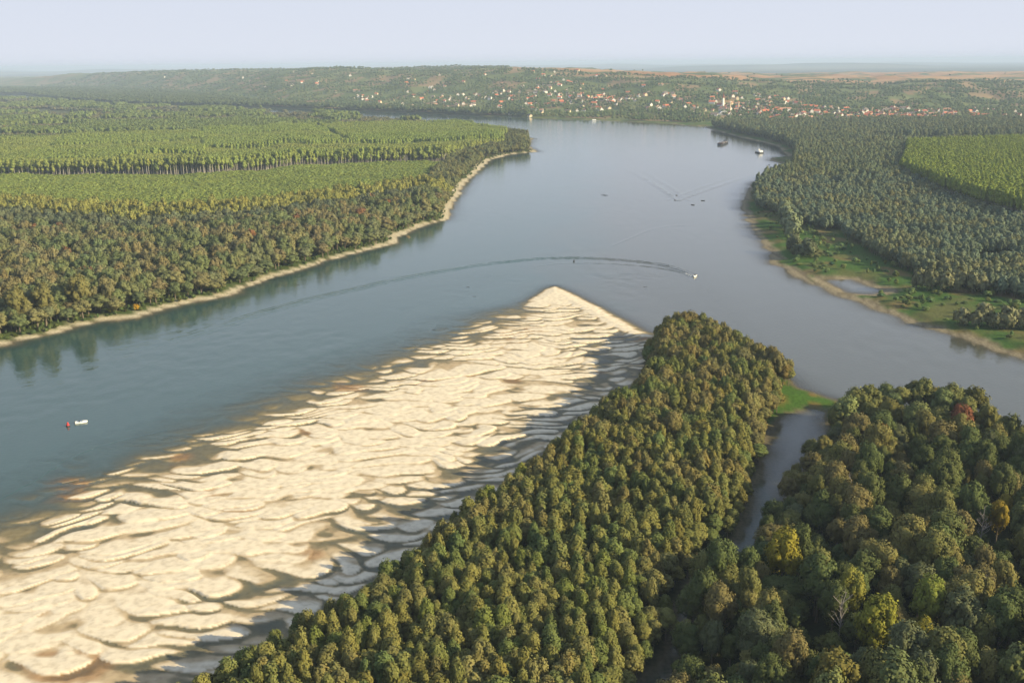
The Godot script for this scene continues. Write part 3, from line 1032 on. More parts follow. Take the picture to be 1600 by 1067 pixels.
	dead_tree(121.0, -331.0, 18.0, "bare grey dead tree standing over the middle of the mixed wood")
	thing_tree("autumn_tree", "willow", -9.0, -340.0, 1.1, 1.0, leaf_mat(Color(0.15, 0.17, 0.03)), "lime green willow standing out at the edge of the point above the sandbar")
	thing_tree("autumn_tree", "willow", 3.0, -358.0, 1.0, 1.05, leaf_mat(Color(0.14, 0.15, 0.03)), "yellow-green willow on the point's sandbar side, just behind the lime green one")

func dead_tree(x: float, z: float, height: float, label: String) -> void:
	var o := base("dead_tree", Vector3(x, ground(x, z), z), rng.randf() * TAU)
	part("trunk", trunk_mesh(int(absf(x * 7.0)) + 5, 0.26, height, 0, 1.0), M.dead_wood, o)
	for i in 13:
		var a := new_arrays()
		var y := height * rng.randf_range(0.4, 0.95)
		var g := rng.randf() * TAU
		var l := rng.randf_range(2.0, 4.5)
		var p := Vector3(0, y, 0)
		var q := p + Vector3(cos(g) * l * 0.7, l * 0.8, sin(g) * l * 0.7)
		tube(a, p, q, 0.15, 0.08, 5)
		for k in 3:
			var f := p.lerp(q, rng.randf_range(0.4, 1.0))
			tube(a, f, f + Vector3(rng.randf_range(-1, 1), rng.randf_range(0.5, 1.6), rng.randf_range(-1, 1)), 0.06, 0.03, 4)
		part("branch", commit(a), M.dead_wood, o)
	tag(o, label, "tree")

func s_near(x: float, z: float) -> float:
	ground(x, z)
	return minf(s_p, -s_sl)

func in_poly(p: Vector2, a: PackedVector2Array) -> bool:
	return Geometry2D.is_point_in_polygon(p, a)

func plant_left() -> void:
	var bank_m := []
	for c in [Color(0.118, 0.13, 0.056), Color(0.14, 0.13, 0.06), Color(0.106, 0.128, 0.052), Color(0.142, 0.122, 0.06), Color(0.124, 0.136, 0.068), Color(0.096, 0.118, 0.052), Color(0.154, 0.148, 0.064)]:
		bank_m.append(leaf_mat(c))
	var a_line := [[-1500.0, -1060.0], [-543.0, -1068.0], [-378.0, -990.0], [-266.0, -1049.0], [-173.0, -1145.0], [-120.0, -1215.0], [-60.0, -1300.0]]
	var axs := []; var azs := []
	for q in a_line: axs.append(q[0]); azs.append(q[1])
	var cxs := [-1500.0, -771.0, -451.0, -309.0, -166.0, -100.0, 0.0]
	var czs := [-1529.0, -1529.0, -1527.0, -1645.0, -1690.0, -1690.0, -1690.0]
	var list := []
	# mixed wood and the olive row behind it
	var z := -540.0
	while z > -1330.0:
		var x := -900.0
		while x < -60.0:
			var px := x + rng.randf_range(-3.0, 3.0)
			var pz := z + rng.randf_range(-3.0, 3.0)
			if seen(px, pz):
				var h := ground(px, pz)
				if s_l > 10.5:
					var za := lerp_table(px, axs, azs)
					if pz > za - 75.0:
						list.append([px * px + pz * pz, px, pz, h, s_l, pz < za])
			x += 8.6
		z -= 8.6
	list.sort_custom(func(a, b): return a[4] < b[4])
	var singles := 0
	for t in list:
		var px: float = t[1]
		var pz: float = t[2]
		var s := rng.randf_range(0.85, 1.4)
		var sy := rng.randf_range(0.85, 1.35) * (0.55 + 0.45 * smoothstep(12.0, 30.0, t[4]))
		if t[5]:
			put("bank_forest", "bank", px, pz, t[3], s * 0.95, sy * 1.2, tint(Color(0.185, 0.186, 0.052), 0.07))
			continue
		var n := nb.get_noise_2d(px * 0.8, pz * 0.8 + 33.0)
		if absf(px) < -pz * 0.53 and singles < 280 and t[4] < 45.0:
			singles += 1
			var k := rng.randi() % 7
			var tone: String = ["olive", "tawny", "green", "brown", "grey-green", "dark green", "straw-coloured"][k]
			var build: String = "tall" if sy > 1.05 else ("low" if sy < 0.75 else ("broad" if s > 1.15 else "mid-sized"))
			var row := "in the beach's front row" if t[4] < 24.0 else "behind the beach's front row"
			var where := "near end of long bank" if pz > -720.0 else ("middle of long bank" if pz > -880.0 else "far end of long bank")
			thing_tree("bank_tree", "bank", px, pz, s, sy, bank_m[k], "%s %s tree %s, %s" % [build, tone, row, where], "%s %s trees %s, %s" % [build, tone, row, where])
		else:
			var c := Color(0.124, 0.13, 0.058)
			if n > 0.12: c = Color(0.144, 0.128, 0.06)
			elif n < -0.15: c = Color(0.102, 0.124, 0.052)
			if pz < lerp_table(px, axs, azs) + 55.0: c = Color(0.098, 0.112, 0.062)
			if rng.randf() < 0.008: c = Color(0.17, 0.085, 0.04)
			put("bank_forest", "bank", px, pz, t[3], s, sy, tint(c, 0.09))
	# young plantation up to the sheer edge
	z = -1000.0
	while z > -1700.0:
		var x := -1100.0
		while x < -60.0:
			var px := x + rng.randf_range(-1.2, 1.2)
			var pz := z + rng.randf_range(-1.2, 1.2)
			if seen(px, pz) and pz < lerp_table(px, axs, azs) - 75.0 and pz > lerp_table(px, cxs, czs) + 5.0:
				var h := ground(px, pz)
				if s_l > 55.0:
					var row := nb.get_noise_2d(px * 0.3, pz * 0.3)
					put("young_plantation", "young", px, pz, h, rng.randf_range(1.1, 1.5), rng.randf_range(0.68, 0.82) + row * 0.5, tint(Color(0.16, 0.2, 0.046), 0.07))
				elif s_l > 13.0 and rng.randf() < 0.45:
					put("bank_forest", "bank", px, pz, h, rng.randf_range(0.7, 1.1), rng.randf_range(0.6, 1.0), tint(Color(0.12, 0.125, 0.055), 0.12))
			x += 4.9
		z -= 4.9
	# tall plantation behind the sheer edge
	var bxs := [-1500.0, -896.0, -647.0, -550.0, -158.0, 40.0]
	var bzs := [-1750.0, -2240.0, -2318.0, -2480.0, -2600.0, -2450.0]
	z = -1500.0
	while z > -2640.0:
		var x := -1450.0
		while x < 60.0:
			var px := x + rng.randf_range(-1.5, 1.5)
			var pz := z + rng.randf_range(-1.5, 1.5)
			if seen(px, pz) and pz < lerp_table(px, cxs, czs) and pz > lerp_table(px, bxs, bzs):
				var h := ground(px, pz)
				var ride: bool = absf(pz + 1850.0 + (px + 300.0) * 0.30) < 9.0 and px > -480.0 and px < -60.0
				ride = ride or (absf(pz + 2130.0 + px * 0.06) < 9.0 and px < -200.0) or absf(px + 380.0 - (pz + 2200.0) * 0.3) < 7.0 and pz < -1930.0
				var ca := floori((pz + 0.22 * px + nb.get_noise_2d(px * 0.3, pz * 0.3) * 40.0) / 165.0)
				var cb := floori((px - 0.3 * pz) / 290.0)
				var age := hash2(ca, cb)
				var big := nb.get_noise_2d(px * 0.22 + 5.0, pz * 0.22)
				var front: bool = pz > lerp_table(px, cxs, czs) - 110.0
				var tall := 1.1 if front else 0.82 + 0.5 * age
				if not front and rng.randf() < 0.25 * smoothstep(0.7, 0.75, hash2(cb + 40, ca)): continue
				if not ride and s_l > 60.0:
					put("poplar_plantation", "edge" if pz > lerp_table(px, cxs, czs) - 45.0 and rng.randf() < 0.6 else "poplar", px, pz, h, rng.randf_range(1.1, 1.35), tall + big * 0.34 + rng.randf_range(-0.04, 0.04), tint(Color(0.19, 0.215, 0.055).lerp(Color(0.165, 0.215, 0.052), age), 0.06))
				elif not ride and s_l > 11.0 and rng.randf() < 0.5:
					put("bank_forest", "bank", px, pz, h, rng.randf_range(0.7, 1.1), rng.randf_range(0.6, 1.1), tint(Color(0.11, 0.12, 0.05), 0.14))
			x += 5.2
		z -= 5.2
	# scrub, blocks of wood and far banks upstream
	z = -1650.0
	while z > -8200.0:
		var st := maxf(8.0, -z * 0.0036)
		var x := z * 0.62
		while x < 60.0:
			var px := x + rng.randf_range(-0.4, 0.4) * st
			var pz := z + rng.randf_range(-0.4, 0.4) * st
			x += st
			if pz > lerp_table(px, bxs, bzs) - 16.0: continue
			var h := ground(px, pz)
			if s_l > 12.0:
				var n := na.get_noise_2d(px * 0.5 + 9.0, pz * 0.5)
				var block: bool = n > 0.2 or (px > -1150.0 and px < -600.0 and pz < -2480.0 and pz > -2900.0)
				if block:
					put("scrub_forest", "far", px, pz, h, rng.randf_range(0.8, 1.2) * st / 8.0, rng.randf_range(1.5, 1.75), tint(Color(0.12, 0.155, 0.046), 0.08))
				elif n > -0.12 and rng.randf() < 0.75:
					put("scrub_forest", "far", px, pz, h, rng.randf_range(0.7, 1.2) * st / 8.0, rng.randf_range(0.6, 1.05), tint(Color(0.125, 0.125, 0.062), 0.16))
			elif s_r > 8.0 and hill_d(px, pz) < 40.0:
				put("scrub_forest", "far", px, pz, h, rng.randf_range(0.8, 1.2) * st / 9.0, rng.randf_range(1.2, 1.7), tint(Color(0.08, 0.105, 0.042), 0.1))
		z -= st
	# low growth along the bank's top
	z = -540.0
	while z > -2400.0:
		var st := 3.2 + -z * 0.0012
		var x := -420.0
		while x < 70.0:
			var px := x + rng.randf_range(-1.5, 1.5)
			var pz := z + rng.randf_range(-1.5, 1.5)
			x += st
			if not seen(px, pz) or Geometry2D.is_point_in_polygon(Vector2(px, pz), polys[PL]) == false: continue
			var h := ground(px, pz)
			if s_l > 7.5 and s_l < 20.0 and rng.randf() < 0.6:
				put("bank_undergrowth", "osier", px, pz, h - 0.6, rng.randf_range(0.2, 0.5), rng.randf_range(0.12, 0.34), tint(Color(0.075, 0.105, 0.034), 0.2))
		z -= st
	thing_tree("yellow_shrub", "osier", -262.0, -682.0, 0.55, 0.55, leaf_mat(Color(0.34, 0.2, 0.02)), "golden yellow shrub on the green bank above the pale beach", "")
	thing_tree("yellow_shrub", "osier", -276.0, -672.0, 0.5, 0.4, leaf_mat(Color(0.2, 0.18, 0.03)), "low olive yellow shrub a few steps from the golden one", "")
	var tall_m := leaf_mat(Color(0.125, 0.118, 0.042))
	for q in [[-318.0, -628.0, 1.15, "tall pale-trunked tree above the beach at the frame's edge, nearest the water"], [-306.0, -640.0, 1.1, "tall pale-trunked tree standing between two others above the beach"], [-293.0, -662.0, 1.2, "tall broad olive tree beside the gap in the bank's greenery"]]:
		var t := thing_tree("tall_bank_tree", "bank", q[0], q[1], q[2], q[2] * 1.35, tall_m, q[3])
		t.get_node("crown").position.y += 2.5
		t.get_node("crown").scale *= Vector3(1.2, 0.9, 1.2)

func plant_right() -> void:
	var bright := PackedVector2Array([Vector2(520, -1015), Vector2(512, -1100), Vector2(517, -1195), Vector2(548, -1420), Vector2(640, -1640), Vector2(700, -1800), Vector2(1050, -1900), Vector2(1500, -1700), Vector2(900, -1000), Vector2(640, -1010)])
	var wood := PackedVector2Array([Vector2(298, -1330), Vector2(280, -1160), Vector2(300, -1020), Vector2(318, -940), Vector2(312, -870), Vector2(312, -800), Vector2(325, -735), Vector2(350, -690), Vector2(405, -640), Vector2(470, -590), Vector2(2500, -600), Vector2(2500, -2650), Vector2(480, -2650), Vector2(545, -2250), Vector2(545, -2000), Vector2(505, -1800), Vector2(472, -1690), Vector2(420, -1500), Vector2(345, -1400)])
	var pale := PackedVector2Array([Vector2(760, -1980), Vector2(1400, -2000), Vector2(1500, -2150), Vector2(700, -2150)])
	var z := -560.0
	while z > -2780.0:
		var st := 5.6 + maxf(0.0, -z - 900.0) * 0.0016
		var x := 230.0
		while x < -z * 0.6 + 60.0:
			var px := x + rng.randf_range(-0.4, 0.4) * st
			var pz := z + rng.randf_range(-0.4, 0.4) * st
			x += st
			var p := Vector2(px, pz)
			if in_poly(p, bright):
				var h := ground(px, pz)
				if s_land > 20.0:
					put("bright_plantation", "poplar", px, pz, h, rng.randf_range(1.1, 1.35), 1.3 + rng.randf_range(-0.03, 0.03), tint(Color(0.15, 0.19, 0.028), 0.06))
				continue
			if in_poly(p, pale): continue
			if in_poly(p, wood) and hill_d(px, pz) < 30.0:
				var gap := nb.get_noise_2d(px * 0.45, pz * 0.45 + 12.0)
				if gap < -0.42: continue
				var h := ground(px, pz)
				if s_land < 14.0: continue
				var near_plant := gap > 0.1
				var c := Color(0.106, 0.134, 0.084)
				if near_plant: c = Color(0.128, 0.14, 0.072)
				if pz < -1350.0: c = c.lerp(Color(0.108, 0.126, 0.056), 0.6)
				put("osier_forest", "osier", px, pz, h, rng.randf_range(0.8, 1.25) * st / 6.0, rng.randf_range(0.75, 1.2) * (1.0 + 0.5 * smoothstep(-1100.0, -1500.0, pz)), tint(c, 0.12))
		z -= st
	# shrubs and lone willows of the meadow
	var sh := [[296.0, -1078.0, 1.5, "grey-green round willow on the meadow, upstream of the pair by the water"], [280.0, -1008.0, 1.4, "grey-green willow in the middle of the close row near the water"], [268.0, -948.0, 1.3, "grey-green willow at the downstream end of the close row by the water"], [272.0, -966.0, 1.5, "grey-green willow beside the downstream end of the close row"], [253.0, -843.0, 1.3, "dark bush just downstream of the two by the narrow beach"], [283.0, -1030.0, 1.5, "grey-green willow of the pair near the water, the farther one"], [276.0, -985.0, 1.6, "grey-green willow of the pair near the water, the nearer and larger one"], [287.0, -1000.0, 1.2, "small willow tucked behind the larger one of the pair"], [249.0, -872.0, 1.35, "dark bush on the bank's edge where the beach narrows"], [257.0, -858.0, 1.2, "dark bush beside the narrow beach, the one farther from the water"], [245.0, -850.0, 0.9, "small dark bush at the waterside below two larger ones"]]
	var gm := leaf_mat(Color(0.14, 0.165, 0.09))
	var dm := leaf_mat(Color(0.09, 0.105, 0.055))
	for q in sh:
		thing_tree("meadow_willow", "osier", q[0], q[1], q[2] * 1.25, q[2] * 1.5, dm if q[3].contains("dark") else gm, q[3])
	var pm := leaf_mat(Color(0.14, 0.142, 0.072))
	for k in 7:
		thing_tree("pale_bush", "osier", 300.0 + k * 6.5 + rng.randf_range(-2, 2), -716.0 + k * 1.5 + rng.randf_range(-4, 4), rng.randf_range(1.1, 1.4), rng.randf_range(1.7, 2.1), pm, "pale olive bush in the upright clump beyond the small pond", "upright clump of pale bushes beyond the pond")
	for k in 11:
		thing_tree("pale_bush", "osier", 286.0 + k * 5.2 + rng.randf_range(-2, 2), -612.0 + k * 1.0 + rng.randf_range(-5, 5), rng.randf_range(1.0, 1.4), rng.randf_range(1.3, 1.9), pm, "pale olive bush in the rounded clump above the bank's dark reflection", "rounded clump of pale bushes above the dark reflection")
	for k in 1000:
		var px := rng.randf_range(225.0, 420.0)
		var pz := rng.randf_range(-1250.0, -560.0)
		if in_poly(Vector2(px, pz), wood): continue
		var h := ground(px, pz)
		if s_land > 12.0 and s_r > 12.0:
			put("bank_undergrowth", "osier", px, pz, h - 0.5, rng.randf_range(0.25, 0.8), rng.randf_range(0.1, 0.42), tint(Color(0.1, 0.14, 0.048), 0.2))

func plant_hills() -> void:
	var r := 2550.0
	while r < 10500.0:
		var st := maxf(11.0, r * 0.0037)
		var a := -0.58
		while a < 0.58:
			var da := st / r
			var aa := a + rng.randf_range(-0.4, 0.4) * da
			var rr := r + rng.randf_range(-0.5, 0.5) * st
			a += da
			var x := rr * sin(aa)
			var z := -rr * cos(aa)
			var d := hill_d(x, z)
			if d < -30.0 or d > 7000.0: continue
			var w := lerp_table(x, [-6000, -2600, -1000, 0, 1500], [700, 800, 1500, 1750, 1900])
			var n := nb.get_noise_2d(x * 0.35, z * 0.2)
			var keep := 0.56 + n * 1.5
			if d > w * 0.9 and x > 0.0: keep = -0.2 + n * 0.45
			if d < 130.0: keep += 0.25
			if rng.randf() > keep: continue
			var h := ground(x, z)
			if s_r < 6.0: continue
			var c := Color(0.088, 0.122, 0.046)
			if n < 0.0: c = Color(0.125, 0.15, 0.06)
			put("hill_woods", "far", x, z, h, rng.randf_range(0.55, 1.1) * maxf(1.0, st / 15.0), rng.randf_range(0.45, 0.95), tint(c, 0.16))
		r += st

